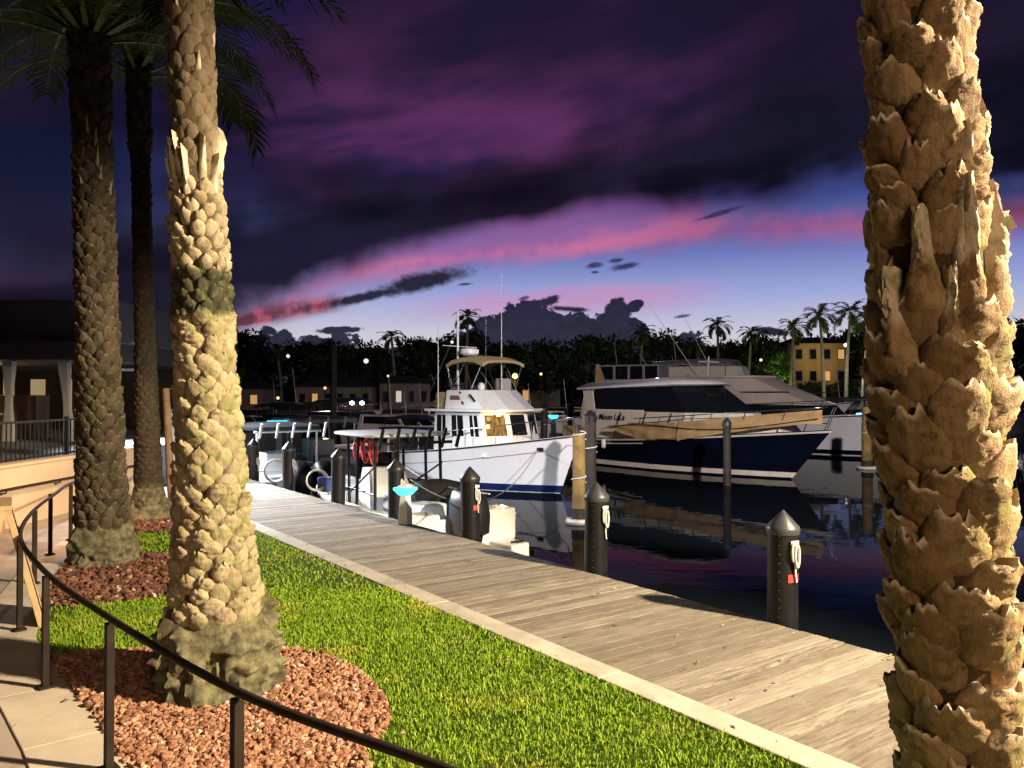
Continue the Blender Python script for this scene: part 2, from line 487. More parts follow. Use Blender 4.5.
S(MB().prism(plz, -0.1, 0.0).build('path', m_path))
# plaza by the head of the boardwalk
pl2 = [dk2(5.6, -2.17), dk2(26, -2.17), (-21, 30), (-12.0, 15.2), (-7.2, 14.6), (-6.2, 13.65), (-5.6, 13.2), (-4.6, 12.6)]
S(MB().prism(pl2, -0.1, 0.004).build('pavement', m_conc_w))

# lawn base
inner = [dk2(s, -2.165) for s in (-12, 5.55)]
lawn = [(-0.1, 2.05), (2.0, -2.0), (9, -6.0), inner[0], inner[1], (-4.55, 12.55), (-5.6, 13.1), (-6.2, 13.6)] + list(reversed(edge[1:-1]))
m, b = new_mat('lawn_soil')
co = coord()
c = cmix(sstep(noise(co, 3.0, 6, 0.65), 0.35, 0.7), (0.032, 0.070, 0.008), (0.090, 0.120, 0.018))
setcol(b, c); b.inputs['Roughness'].default_value = 0.95; b.inputs['Specular IOR Level'].default_value = 0.1
bump(b, noise(co, 60, 4, 0.7), 0.8, 0.02)
S(MB().prism(lawn, -0.1, -0.004).build('lawn', m))

def in_poly(P, poly):
    x, y = P[:, 0], P[:, 1]; ins = np.zeros(len(P), bool); n_ = len(poly); j = n_ - 1
    for i in range(n_):
        xi, yi = poly[i]; xj, yj = poly[j]
        cnd = ((yi > y) != (yj > y)) & (x < (xj - xi) * (y - yi) / (yj - yi + 1e-12) + xi)
        ins ^= cnd; j = i
    return ins

# rock beds as outlines
def ell(cx, cy, rx, ry, rot, n=48, wob=0.05):
    out = []
    for k in range(n):
        t = 2 * PI * k / n; rr = 1 + wob * math.sin(3 * t + 1.3) + wob * 0.6 * math.sin(5 * t)
        a_, b_ = rx * rr * math.cos(t), ry * rr * math.sin(t)
        out.append((cx + a_ * math.cos(rot) - b_ * math.sin(rot), cy + a_ * math.sin(rot) + b_ * math.cos(rot)))
    return out
BED1 = ell(-2.0, 5.12, 1.28, 1.12, R(-35), wob=0.03)
BED1b = [(-0.55, 2.9), (-0.62, 4.0), (-1.2, 5.3), (-2.6, 6.3), (-3.35, 6.15), (-3.6, 6.12), (-2.45, 4.86), (-1.25, 3.36), (-0.7, 2.75)]
BED2 = ell(-4.55, 8.75, 1.35, 1.15, R(-40))
BED3 = ell(-5.35, 12.3, 0.95, 0.75, 0)
trunks = [((-2.0, 5.5), 0.42), ((-4.86, 9.55), 0.36), ((-5.86, 12.95), 0.3), ((1.66, 3.0), 0.3)]

# grass blades
def grass_blades():
    Ps = []
    for (n_, box) in ((330000, (-4.0, 2.2, 6.5, 8.2)), (46000, (-6.6, 7.0, 1.0, 14.0)), (8000, (0, -4, 8, 3.2))):
        P = np.column_stack([RNG.uniform(box[0], box[2], n_), RNG.uniform(box[1], box[3], n_)])
        Ps.append(P)
    P = np.vstack(Ps)
    keep = in_poly(P, lawn)
    q = P + RNG.normal(0, 0.03, P.shape)
    for bed in (BED1, BED1b, BED2, BED3): keep &= ~in_poly(q, bed)
    for (c_, r_) in trunks: keep &= (np.hypot(P[:, 0] - c_[0], P[:, 1] - c_[1]) > r_)
    vis = (P[:, 1] > 1.2) & (np.abs(P[:, 0]) < P[:, 1] * 0.75 + 0.5)
    P = P[keep & vis]; n_ = len(P)
    d = P[:, 1]
    h = RNG.gamma(4, 0.0042, n_) * (1 + 0.15 * np.sin(P[:, 0] * 5) * np.sin(P[:, 1] * 4.1)) + 0.006
    w = np.where(d > 7.5, 0.0070, 0.0038) * RNG.uniform(0.7, 1.3, n_)
    a = RNG.uniform(0, 2 * PI, n_); lean = RNG.uniform(0.1, 0.9, n_) * h; la = RNG.uniform(0, 2 * PI, n_)
    dx, dy = np.cos(a) * w, np.sin(a) * w; lx, ly = np.cos(la) * lean, np.sin(la) * lean
    V = np.zeros((n_, 5, 3), np.float32)
    V[:, 0] = np.column_stack([P[:, 0] - dx, P[:, 1] - dy, np.full(n_, -0.006)])
    V[:, 1] = np.column_stack([P[:, 0] + dx, P[:, 1] + dy, np.full(n_, -0.006)])
    V[:, 2] = np.column_stack([P[:, 0] + dx * .8 + lx * .35, P[:, 1] + dy * .8 + ly * .35, h * .6])
    V[:, 3] = np.column_stack([P[:, 0] - dx * .8 + lx * .35, P[:, 1] - dy * .8 + ly * .35, h * .6])
    V[:, 4] = np.column_stack([P[:, 0] + lx, P[:, 1] + ly, h * .95])
    b_ = np.arange(n_)[:, None] * 5
    F = np.concatenate([b_ + np.array([[0, 1, 2]]), b_ + np.array([[0, 2, 3]]), b_ + np.array([[3, 2, 4]])], 0)
    m, bb = new_mat('grass_blades')
    co = coord(); isl = island()
    dry = sstep(noise(co, 0.9, 4, 0.6), 0.52, 0.7) * 0.6 + sstep(isl, 0.8, 1.0) * 0.28
    c = cmix(isl, (0.110, 0.200, 0.008), (0.230, 0.330, 0.018))
    c = cmix(sstep(noise(co, 2.2, 4, 0.6), 0.45, 0.7) * 0.5, c, (0.075, 0.165, 0.008))
    c = cmix(dry.clamp(), c, (0.42, 0.34, 0.06))
    setcol(bb, c); bb.inputs['Roughness'].default_value = 0.6; bb.inputs['Specular IOR Level'].default_value = 0.25
    tag(mesh_np('grass', V.reshape(-1, 3), F, m), 'short green lawn grass with dry yellow patches', 'grass', kind='stuff')
grass_blades()

# a little litter
def leaves():
    n_ = 420
    P = np.column_stack([RNG.uniform(-4.5, 3.5, n_), RNG.uniform(2.6, 13, n_)])
    a = RNG.uniform(0, 2 * PI, n_); l = RNG.uniform(.012, .035, n_); w = l * RNG.uniform(.25, .5, n_)
    z = np.where(in_poly(P, lawn), RNG.uniform(.012, .03, n_), .02)
    so = (P - np.array([.97, 8.84])) @ np.array([.813, .581]); ok = so < -.03
    P, a, l, w, z = P[ok], a[ok], l[ok], w[ok], z[ok]; n_ = len(P)
    ca, sa = np.cos(a), np.sin(a); t = RNG.normal(0, .006, (4, n_))
    V = np.stack([np.column_stack([P[:, 0] + ca * l, P[:, 1] + sa * l, z + t[0]]), np.column_stack([P[:, 0] - sa * w, P[:, 1] + ca * w, z + t[1]]),
                  np.column_stack([P[:, 0] - ca * l, P[:, 1] - sa * l, z + t[2]]), np.column_stack([P[:, 0] + sa * w, P[:, 1] - ca * w, z + t[3]])], 1).reshape(-1, 3)
    m, bb = new_mat('dry_leaf'); isl = island()
    setcol(bb, cmix(isl, (.07, .04, .015), (.32, .22, .10))); bb.inputs['Roughness'].default_value = .8
    tag(mesh_np('fallen_leaves', V, np.arange(len(V)).reshape(-1, 4), m), 'small dry leaves scattered over lawn and boardwalk', 'leaf litter', kind='stuff')
leaves()

# lava rock and mulch
ico_v = None
def rocks(name, poly, n_, rmin, rmax, mat, skip, label, layers=2, z0=0.0):
    import bmesh
    bm = bmesh.new(); bmesh.ops.create_icosphere(bm, subdivisions=1, radius=1.0)
    bv = np.array([v.co[:] for v in bm.verts]); bf = np.array([[v.index for v in f.verts] for f in bm.faces]); bm.free()
    P = np.array(poly); lo, hi = P.min(0), P.max(0)
    Q = np.column_stack([RNG.uniform(lo[0], hi[0], n_), RNG.uniform(lo[1], hi[1], n_)])
    Q = Q[in_poly(Q, poly) & in_poly(Q, lawn)]
    for (c_, r_) in skip: Q = Q[np.hypot(Q[:, 0] - c_[0], Q[:, 1] - c_[1]) > r_]
    k = len(Q); r = RNG.uniform(rmin, rmax, k) * np.where(RNG.random(k) < .08, 1.4, 1.0)
    nv = len(bv)
    jit = 1 + RNG.normal(0, 0.2, (k, nv, 1))
    V = bv[None] * jit * np.stack([np.ones(k), RNG.uniform(.6, 1, k), RNG.uniform(.45, .85, k)], 1)[:, None]
    e = RNG.uniform(0, 2 * PI, (k, 3))
    def rot(V, ax, th):
        c_, s_ = np.cos(th)[:, None], np.sin(th)[:, None]; i, j = [(1, 2), (2, 0), (0, 1)][ax]
        a, b2 = V[..., i].copy(), V[..., j].copy(); V[..., i] = a * c_ - b2 * s_; V[..., j] = a * s_ + b2 * c_
    rot(V, 0, e[:, 0] * .12); rot(V, 1, e[:, 1] * .12); rot(V, 2, e[:, 2])
    V *= r[:, None, None]
    V[..., 0] += Q[:, 0][:, None]; V[..., 1] += Q[:, 1][:, None]; V[..., 2] += (z0 + RNG.uniform(0.0, 0.035 * layers / 2, k))[:, None]
    F = (bf[None] + (np.arange(k) * nv)[:, None, None]).reshape(-1, 3)
    return tag(mesh_np(name, V.reshape(-1, 3), F, mat), label, name.replace('_', ' '), kind='stuff')

m, b = new_mat('lava_rock')
co = coord(); isl = island()
c = ramp(isl, [(0, (0.16, 0.068, 0.040)), (0.3, (0.26, 0.120, 0.068)), (0.6, (0.36, 0.178, 0.104)), (0.85, (0.44, 0.25, 0.15)), (0.97, (0.42, 0.25, 0.18)), (1.0, (0.60, 0.50, 0.42))])
c = cmix(sstep(noise(co, 60, 4, 0.7), 0.45, 0.7) * 0.6, c, (0.10, 0.035, 0.025))
setcol(b, c); b.inputs['Roughness'].default_value = 0.9; b.inputs['Specular IOR Level'].default_value = 0.2
bump(b, noise(co, 120, 4, 0.7), 0.8, 0.006)
m_lava = m
m, b = new_mat('brown_mulch')
co = coord(); isl = island()
c = ramp(isl, [(0, (0.05, 0.02, 0.012)), (0.4, (0.10, 0.035, 0.02)), (0.8, (0.17, 0.065, 0.035)), (0.97, (0.2, 0.1, 0.06)), (1.0, (0.4, 0.33, 0.26))])
setcol(b, c); b.inputs['Roughness'].default_value = 0.95
m_mulch = m
for nm, bed in (('rock_bed_base', BED1), ('rock_bed_base_front', BED1b), ('mulch_bed_base', BED2), ('mulch_bed_base_far', BED3)):
    pass
bedmat = M('reddish_soil', (0.075, 0.03, 0.02), 0.95, var=0.3, vs=6, bmp=0.6, bs=30)
for i, bed in enumerate((BED1, BED1b, BED2, BED3)):
    bed = [p for p in bed if in_poly(np.array([p]), lawn)[0]]
    S(MB().add([(p[0], p[1], 0.001 + 0.003 * i) for p in bed], [tuple(range(len(bed)))]).build('rock_bed_soil' if i < 2 else 'mulch_bed_soil', bedmat))
rocks('lava_rock', BED1, 16000, 0.012, 0.027, m_lava, [((-2.0, 5.5), 0.40)], 'reddish lava rock spread round the foot of the near left palm')
rocks('lava_rock', BED1b, 21000, 0.012, 0.027, m_lava, [((-2.0, 5.5), 0.40)], 'reddish lava rock spread between the near railing and the palm bed')
rocks('mulch', BED2, 3600, 0.018, 0.036, m_mulch, [((-4.86, 9.55), 0.33)], 'dark red mulch in the bed of the second palm')
rocks('mulch', BED3, 1100, 0.02, 0.04, m_mulch, [((-5.86, 12.95), 0.28)], 'dark brown mulch round the slim third palm')
# ------------------------------------------------------------------ palms
def trunk_mat(name, core_a, core_b, boot_a, boot_b, tipc, moss=0.5, mossdir=(0.9, -0.3), band=None, grime=0.5):
    m, b = new_mat(name)
    co = coord(); X, Y, Z = sep(co); isl = island()
    n = E.nt.nodes.new('ShaderNodeAttribute'); n.attribute_name = 'tip'; tip = E(n.outputs['Fac'])
    n = E.nt.nodes.new('ShaderNodeAttribute'); n.attribute_name = 'core'; core = E(n.outputs['Fac'])
    n1 = noise(co, 9, 7, 0.68); n2 = noise(vmul(co, (1, 1, 0.35)), 34, 6, 0.7); n3 = noise(co, 3.1, 5, 0.6)
    c = cmix(isl * 0.6 + n1 * 0.4, boot_a, boot_b)
    c = cmix(sstep(n2, 0.42, 0.7) * 0.5, c, tuple(x * 0.45 for x in boot_a))
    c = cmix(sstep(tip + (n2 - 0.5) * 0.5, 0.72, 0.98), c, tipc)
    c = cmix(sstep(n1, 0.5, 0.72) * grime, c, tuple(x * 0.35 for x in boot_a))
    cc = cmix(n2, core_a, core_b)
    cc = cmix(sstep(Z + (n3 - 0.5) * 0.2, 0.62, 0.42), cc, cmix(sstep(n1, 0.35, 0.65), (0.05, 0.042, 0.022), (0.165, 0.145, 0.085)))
    c = cmix(core, c, cc)
    g = E.nt.nodes.new('ShaderNodeNewGeometry'); gx, gy, gz = sep(E(g.outputs['Normal']))
    side = sstep(gx * mossdir[0] + gy * mossdir[1] + (n3 - 0.5) * 1.6, 0.25, 0.75)
    c = cmix(side * sstep(n1, 0.4, 0.62) * sstep(Z, 3.1, 2.5) * (1.0 - core * 0.7) * moss, c, (0.20, 0.215, 0.05))
    if band:
        for (z0, z1) in band:
            k = sstep(Z + (n3 - 0.5) * 0.22, z0 - 0.03, z0 + 0.05) * sstep(Z + (n1 - 0.5) * 0.22, z1 + 0.03, z1 - 0.05)
            c = cmix(k * 0.9, c, cmix(sstep(n2, 0.5, 0.66), (0.018, 0.020, 0.008), (0.10, 0.12, 0.03)))
    setcol(b, c); b.inputs['Roughness'].default_value = 0.85; b.inputs['Specular IOR Level'].default_value = 0.25
    bump(b, n2 * 0.6 + noise(co, 90, 5, 0.7) * 0.4, 0.9, 0.02)
    return m

def snoise(rg, shape, kz, ka):
    g = rg.normal(0, 1, (shape[0] // kz + 2, shape[1] // ka + 1)); g[:, -1] = g[:, 0]
    z = np.arange(shape[0]) / kz; a = np.arange(shape[1]) / ka * (g.shape[1] - 1) / (shape[1] / ka)
    zi, ai = z.astype(int), np.minimum(a.astype(int), g.shape[1] - 2); zf, af = (z - zi)[:, None], (a - ai)[None]
    zf, af = zf * zf * (3 - 2 * zf), af * af * (3 - 2 * af)
    return (g[zi][:, ai] * (1 - af) + g[zi][:, ai + 1] * af) * (1 - zf) + (g[zi + 1][:, ai] * (1 - af) + g[zi + 1][:, ai + 1] * af) * zf

def make_trunk(parent, mat, prof, lean, boots, flare=None, rough=0.02, seed=1):
    """prof: [(z, radius of the core)], lean(z)->(x,y); boots: list of dicts describing rows of leaf bases"""
    rg = np.random.default_rng(seed)
    zs = [p[0] for p in prof]; rs = [p[1] for p in prof]
    rad = lambda z: np.interp(z, zs, rs)
    Vs = []; Fs = []; tips = []; cores = []; nv = 0
    # core
    nz, na = 190, 96
    zz = np.concatenate([np.linspace(zs[0], .75, 70), np.linspace(.78, zs[-1], 120)]); th = np.linspace(0, 2 * PI, na, endpoint=False)
    ZZ, TH = np.meshgrid(zz, th, indexing='ij')
    RR = rad(ZZ) * (1 + rough * (np.sin(TH * 7 + ZZ * 23) * .5 + np.sin(TH * 3 - ZZ * 11)) + rough * .6 * snoise(rg, ZZ.shape, 3, 2))
    if flare:
        zf, amp = flare
        k = np.clip((zf + 0.10 * np.sin(TH * 2 + 1) + 0.05 * np.sin(TH * 5) - ZZ) / 0.12, 0, 1)
        lump = .35 * np.sin(TH * 4 + 2 + ZZ * 5) + .22 * np.sin(TH * 9 + ZZ * 17) + .15 * np.sin(TH * 15 - ZZ * 31) + .5 * snoise(rg, ZZ.shape, 5, 3) + .35 * snoise(rg, ZZ.shape, 9, 1)
        fib = snoise(rg, ZZ.shape, 3, 2)
        RR = RR + k * amp * (1 + .6 * lump + .22 * fib)
    lx, ly = lean(ZZ)
    V = np.stack([lx + RR * np.cos(TH), ly + RR * np.sin(TH), ZZ], -1).reshape(-1, 3)
    i, j = np.meshgrid(np.arange(nz - 1), np.arange(na), indexing='ij')
    a = i * na + j; b_ = i * na + (j + 1) % na
    F = np.stack([a, b_, b_ + na, a + na], -1).reshape(-1, 4)
    Vs.append(V); Fs.append(F); tips.append(np.zeros(len(V))); cores.append(np.ones(len(V))); nv += len(V)
    for bt in boots:
        nu, nvv = bt.get('nu', 9), bt.get('nv', 9)
        u = np.linspace(-1, 1, nu); v = np.linspace(0, 1, nvv)
        U, Vv = np.meshgrid(u, v, indexing='xy')
        z = bt['z0']; row = 0
        while z < bt['z1']:
            r0 = float(rad(z)); n_ = max(3, int(round(2 * PI * r0 / bt['w'])))
            for k in range(n_):
                if rg.random() > bt.get('keep', 1.0): continue
                t0 = (k + .5 * (row % 2) + rg.normal(0, .11)) * 2 * PI / n_ + bt.get('twist', 0.0) * row
                if 'arc' in bt:
                    dlt = (t0 - bt['arc'][0] + PI) % (2 * PI) - PI
                    if abs(dlt) > bt['arc'][1]: continue
                h = bt['h'] * rg.uniform(.8, 1.2); w = bt['w'] * rg.uniform(.86, 1.16) * bt.get('wk', 1.08); p = bt['p'] * rg.uniform(.7, 1.3)
                z0 = z + rg.normal(0, .10) * bt['dz']
                sh = np.interp(Vv, bt['sv'], bt['sw'])
                rag = bt.get('rag', .1) * h
                top = rg.normal(0, 1, nu); top = np.convolve(np.pad(top, 1, 'edge'), [.25, .5, .25], 'valid')
                skew = rg.normal(0, .12)
                hz = z0 + h * Vv + rag * top[None, :] * Vv ** 3 + skew * h * U * Vv ** 2 * .5
                hw = w / 2 * sh
                pr = np.interp(Vv, bt['pv'], bt['pr'])
                cross = (1 - np.abs(U) ** bt.get('ce', 2.4)) ** .7
                dis = rg.normal(0, 1, U.shape); dis = (dis + np.roll(dis, 1, 0) + np.roll(dis, 1, 1)) / 3
                rr = rad(hz) - .012 + p * pr * cross + dis * p * bt.get('ns', .10)
                # back lip that closes the top
                hz = np.vstack([hz, hz[-1:] - bt.get('lip', .16) * h]); rr = np.vstack([rr, rad(hz[-1:]) - .015])
                ang = t0 + (U * hw) / np.maximum(rad(z0 + h / 2), .05)
                ang = np.vstack([ang, ang[-1:]])
                lx, ly = lean(hz)
                P = np.stack([lx + rr * np.cos(ang), ly + rr * np.sin(ang), hz], -1).reshape(-1, 3)
                i, j = np.meshgrid(np.arange(nvv), np.arange(nu - 1), indexing='ij')
                a = i * nu + j + nv
                Fs.append(np.stack([a, a + 1, a + 1 + nu, a + nu], -1).reshape(-1, 4))
                Vs.append(P); nv += len(P)
                tp = np.vstack([np.interp(Vv, bt.get('tv', [0, 1]), bt.get('tt', [0, 1])), np.full((1, nu), bt.get('liptip', .6))])
                tips.append(tp.ravel()); cores.append(np.full(tp.size, bt.get('corev', 0.0)))
            z += bt['dz'] * rg.uniform(.92, 1.08); row += 1
    o = mesh_np('trunk', np.vstack(Vs), np.vstack(Fs), mat, parent, True, {'tip': np.concatenate(tips), 'core': np.concatenate(cores)})
    o.data.set_sharp_from_angle(angle=R(65))
    return o

m_frond, b = new_mat('palm_frond')
co = coord(); isl = island()
setcol(b, cmix(noise(co, 2.0, 4), cmix(isl, (0.018, 0.036, 0.008), (0.038, 0.062, 0.012)), (0.045, 0.062, 0.014)))
b.inputs['Roughness'].default_value = 0.75; b.inputs['Specular IOR Level'].default_value = 0.12
m_rachis = M('frond_stem', (0.13, 0.13, 0.05), 0.6, var=0.3, vs=6)

def frond_arrays(base, az_, up, L, droop, nl, lw, ll, seed, roll=0.0):
    rg = np.random.default_rng(seed)
    t = np.linspace(0, 1, 26)
    el0 = up
    th = el0 - droop * t ** 1.4
    ds = L / 25
    hr = np.concatenate([[0], np.cumsum(np.cos(th[:-1]) * ds)]); zr = np.concatenate([[0], np.cumsum(np.sin(th[:-1]) * ds)])
    dirv = np.array([math.cos(az_), math.sin(az_), 0]); sidev = np.array([-math.sin(az_), math.cos(az_), 0])
    C = np.array(base)[None] + hr[:, None] * dirv + zr[:, None] * np.array([0, 0, 1.0])
    V = []; F = []; MI = []
    # rachis: three sided tapered
    for i in range(26):
        r = 0.028 * (1 - t[i]) ** .8 + .004
        tn = np.cos(th[i]) * dirv + np.sin(th[i]) * np.array([0, 0, 1]); upv = np.cross(tn, sidev) * -1
        V += [C[i] + sidev * r, C[i] - sidev * r, C[i] + upv * r * -1]
    for i in range(25):
        for k in range(3):
            a = i * 3 + k; c = i * 3 + (k + 1) % 3
            F.append([a, c, c + 3, a + 3]); MI.append(1)
    for q in range(nl):
        s = 0.14 + 0.86 * (q + .5) / nl
        i = min(int(s * 25), 24); f = s * 25 - i
        P = C[i] * (1 - f) + C[i + 1] * f
        tn = np.cos(th[i]) * dirv + np.sin(th[i]) * np.array([0, 0, 1]); upv = np.cross(sidev, tn) * -1
        if upv[2] < 0: upv = -upv
        env = math.sin(PI * min(1, (s - .08) * 1.02)) ** .55 if s < .95 else .5
        for sg in (-1, 1):
            l = ll * max(.25, env) * rg.uniform(.85, 1.1)
            fw = 0.45 + .5 * s
            d = sidev * sg * 1.0 + tn * fw + upv * rg.uniform(-.1, .35)
            d /= np.linalg.norm(d); wv = np.cross(d, upv); wv /= np.linalg.norm(wv) + 1e-9
            n0 = len(V); sag = np.array([0, 0, -1]) * l * rg.uniform(.1, .4)
            M1 = P + d * l * .55 + sag * .25; E1 = P + d * l + sag
            V += [P - wv * lw * .4, P + wv * lw * .4, M1 + wv * lw * .5, M1 - wv * lw * .5, E1 + wv * lw * .08, E1 - wv * lw * .08]
            F += [[n0, n0 + 1, n0 + 2, n0 + 3], [n0 + 3, n0 + 2, n0 + 4, n0 + 5]]; MI += [0, 0]
    return V, F, MI

def make_crown(parent, top, nfr, L, seed, nl=46, lw=0.034, ll=0.5, extra=(), droop=0.0):
    rg = np.random.default_rng(seed); V = []; F = []; MI = []
    specs = list(extra)
    for k in range(nfr):
        q = k / nfr
        up = R(82) - (R(100) + droop) * q ** 1.1 + rg.normal(0, .08)
        specs.append((k * 2.39996 + rg.normal(0, .12), up, L * rg.uniform(.85, 1.1), R(70) + rg.uniform(0, .5) + (q * .3)))
    for n_, (a, up, l, dr) in enumerate(specs):
        v, f, mi = frond_arrays((top[0] + .1 * math.cos(a), top[1] + .1 * math.sin(a), top[2] - .25 * (n_ / max(1, len(specs)))), a, up, l, dr, nl, lw, ll, seed * 100 + n_)
        o = len(V); V += v; F += [[i + o for i in x] for x in f]; MI += mi
    return mesh_np('crown', np.array(V), np.array(F), [m_frond, m_rachis], parent, False, midx=MI)

DIAM = dict(ce=2.8, sv=[0, .25, .55, .85, 1], sw=[.45, .88, 1.0, .74, .38], pv=[0, .15, .5, .85, 1], pr=[.05, .40, .85, 1.0, .85])
# near left palm ----------------------------------------------------
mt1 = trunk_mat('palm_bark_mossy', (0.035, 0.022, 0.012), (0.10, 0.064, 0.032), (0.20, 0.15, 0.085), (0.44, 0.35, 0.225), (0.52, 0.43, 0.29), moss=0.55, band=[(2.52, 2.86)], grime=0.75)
P1 = thing('date_palm', 'thick date palm with knobbly mossy trunk standing in the red lava rock bed', 'palm tree', (-2.0, 5.5, 0), group='date palms on the lawn')
lean1 = lambda z: (-0.05 * z - 0.0 * z, 0.0 * z)
b_round = dict(w=.150, wk=1.08, h=.140, dz=.074, p=.058, nu=13, nv=13, rag=.10, lip=.14, z0=.46, z1=2.48, ns=.12, tv=[0, .5, 1], tt=[.15, .55, .8], liptip=.3, **DIAM)
b_up = dict(w=.11, wk=1.05, h=.105, dz=.074, p=.055, nu=9, nv=8, rag=.2, lip=.16, z0=2.46, z1=3.38, ns=.08, tv=[0, .5, 1], tt=[.1, .55, .85], liptip=.3, **DIAM)
b_spk = dict(w=.085, wk=.75, h=.30, dz=.15, p=.055, nu=7, nv=12, rag=.18, lip=.05, z0=3.28, z1=3.52, keep=.62, ns=.1, sv=[0, .2, .6, 1], sw=[.9, 1, .6, .28], pv=[0, .2, .6, 1], pr=[.2, .5, .8, 1.15], tv=[0, .3, 1], tt=[.4, .9, 1.0])
b_few = dict(w=.10, wk=.6, h=.18, dz=.19, p=.034, nu=7, nv=9, rag=.2, z0=3.55, z1=5.4, keep=.09, sv=[0, .3, 1], sw=[.8, 1, .3], pv=[0, .5, 1], pr=[.1, .7, 1], tv=[0, .4, 1], tt=[.3, .8, 1])
b_flat = dict(corev=.72, w=.115, wk=1.2, h=.13, dz=.08, p=.026, nu=8, nv=8, rag=.1, z0=3.45, z1=7.75, ns=.2, tt=[0, .25], **DIAM)
make_trunk(P1, mt1, [(-.1, .40), (0, .37), (.15, .33), (.5, .285), (.9, .236), (1.6, .192), (2.4, .162), (2.7, .165), (3.4, .145), (4.7, .15), (7.8, .17)], lean1,
           [b_round, b_up, b_spk, b_few, b_flat], flare=(.52, .075), rough=.012, seed=4)
make_crown(P1, (lean1(7.9)[0], 0, 7.95), 44, 3.3, 31)

# near right palm ---------------------------------------------------
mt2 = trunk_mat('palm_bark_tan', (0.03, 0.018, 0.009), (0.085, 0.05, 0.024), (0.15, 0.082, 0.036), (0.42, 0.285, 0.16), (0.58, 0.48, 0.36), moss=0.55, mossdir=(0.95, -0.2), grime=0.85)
P2 = thing('date_palm', 'massive date palm trunk with large torn leaf bases close in front of the boardwalk', 'palm tree', (1.70, 3.0, 0), group='date palms on the lawn')
lean2 = lambda z: (-0.05 * z, 0.0 * z)
b_big = dict(w=.225, wk=1.2, h=.200, dz=.108, p=.078, nu=21, nv=17, rag=.11, lip=.10, z0=-.05, z1=2.16, ns=.085, ce=2.3, tv=[0, .6, .88, 1], tt=[.1, .35, .72, 1.0], liptip=.1,
             sv=[0, .2, .5, .8, 1], sw=[.72, 1.0, .98, .78, .48], pv=[0, .15, .45, .8, 1], pr=[.1, .42, .76, 1.0, 1.0])
b_big2 = dict(b_big); b_big2.update(z0=2.5, z1=8.0, w=.165, h=.17, dz=.11, p=.062)
b_long = dict(w=.165, wk=.95, h=.42, dz=.2, p=.085, nu=15, nv=24, rag=.16, lip=.03, z0=2.08, z1=2.45, keep=.92, ns=.10, ce=1.8, sv=[0, .18, .36, .6, 1], sw=[.9, 1.05, .72, .42, .30], pv=[0, .15, .32, .6, 1], pr=[.3, .8, .85, .8, 1.0], tv=[0, .3, .6, 1], tt=[.2, .55, .92, 1.0])
b_strip = dict(w=.11, wk=.34, h=.36, dz=.17, p=.075, nu=7, nv=18, rag=.16, lip=.03, z0=2.2, z1=2.7, keep=.75, ns=.14, sv=[0, .3, 1], sw=[1, .9, .45], pv=[0, .3, 1], pr=[.4, .8, 1.15], tv=[0, .3, 1], tt=[.8, 1, 1], arc=(R(-30), R(75)))
make_trunk(P2, mt2, [(-.1, .27), (0, .25), (.25, .19), (.7, .158), (1.3, .165), (2.0, .180), (2.5, .172), (3.4, .15), (8.2, .17)], lean2, [b_big, b_long, b_strip, b_big2], rough=.02, seed=9)
make_crown(P2, (lean2(8.3)[0], 0, 8.35), 44, 3.3, 32)

# second palm -------------------------------------------------------
mt3 = trunk_mat('palm_bark_dimmed', (0.012, 0.009, 0.006), (0.028, 0.020, 0.012), (0.018, 0.012, 0.007), (0.10, 0.072, 0.043), (0.36, 0.28, 0.19), moss=0.1, grime=0.85)  # bark colour lowered to stand in for weaker light on the rear palms
P3 = thing('date_palm', 'dark date palm with arching fronds standing in the mulch bed by the curved railing', 'palm tree', (-4.86, 9.55, 0), group='date palms on the lawn')
lean3 = lambda z: (-0.034 * z, 0 * z)
q1 = dict(b_round); q1.update(z0=.42, z1=5.6, w=.15, h=.16, dz=.085, p=.055, keep=1.0)
q2 = dict(b_spk); q2.update(z0=4.3, z1=5.0, keep=.3)
q3 = dict(q1); q3.update(z0=5.5, z1=6.25, p=.05, w=.14)
make_trunk(P3, mt3, [(-.1, .36), (0, .34), (.5, .27), (1.5, .225), (3, .20), (5, .185), (6.3, .21)], lean3, [q1, q2, q3], flare=(.4, .05), rough=.02, seed=14)
make_crown(P3, (lean3(6.3)[0], 0, 6.45), 40, 3.0, 33, droop=-.7, extra=((R(-28), R(38), 3.9, R(92)), (R(-22), R(22), 3.5, R(60)), (R(-12), R(50), 3.9, R(92)), (R(200), R(35), 3.0, R(80)), (R(215), R(45), 3.0, R(80))))

# third palm --------------------------------------------------------
P4 = thing('date_palm', 'slim smooth-trunked palm with flared foot behind the two darker palms', 'palm tree', (-5.86, 12.95, 0), group='date palms on the lawn')
lean4 = lambda z: (-0.03 * z, 0 * z)
r1 = dict(b_flat); r1.update(z0=.2, z1=5.9, w=.12, h=.10, dz=.07, p=.028, keep=.9)
r2 = dict(b_round); r2.update(z0=5.9, z1=7.3, w=.13, h=.2, dz=.11, p=.06)
make_trunk(P4, mt3, [(-.1, .42), (0, .36), (.15, .28), (.5, .215), (1.5, .185), (3, .15), (5.5, .14), (7.4, .16)], lean4, [r1, r2], flare=(.25, .04), rough=.02, seed=18)
make_crown(P4, (lean4(7.3)[0], 0, 7.4), 26, 2.3, 34, droop=-.7)
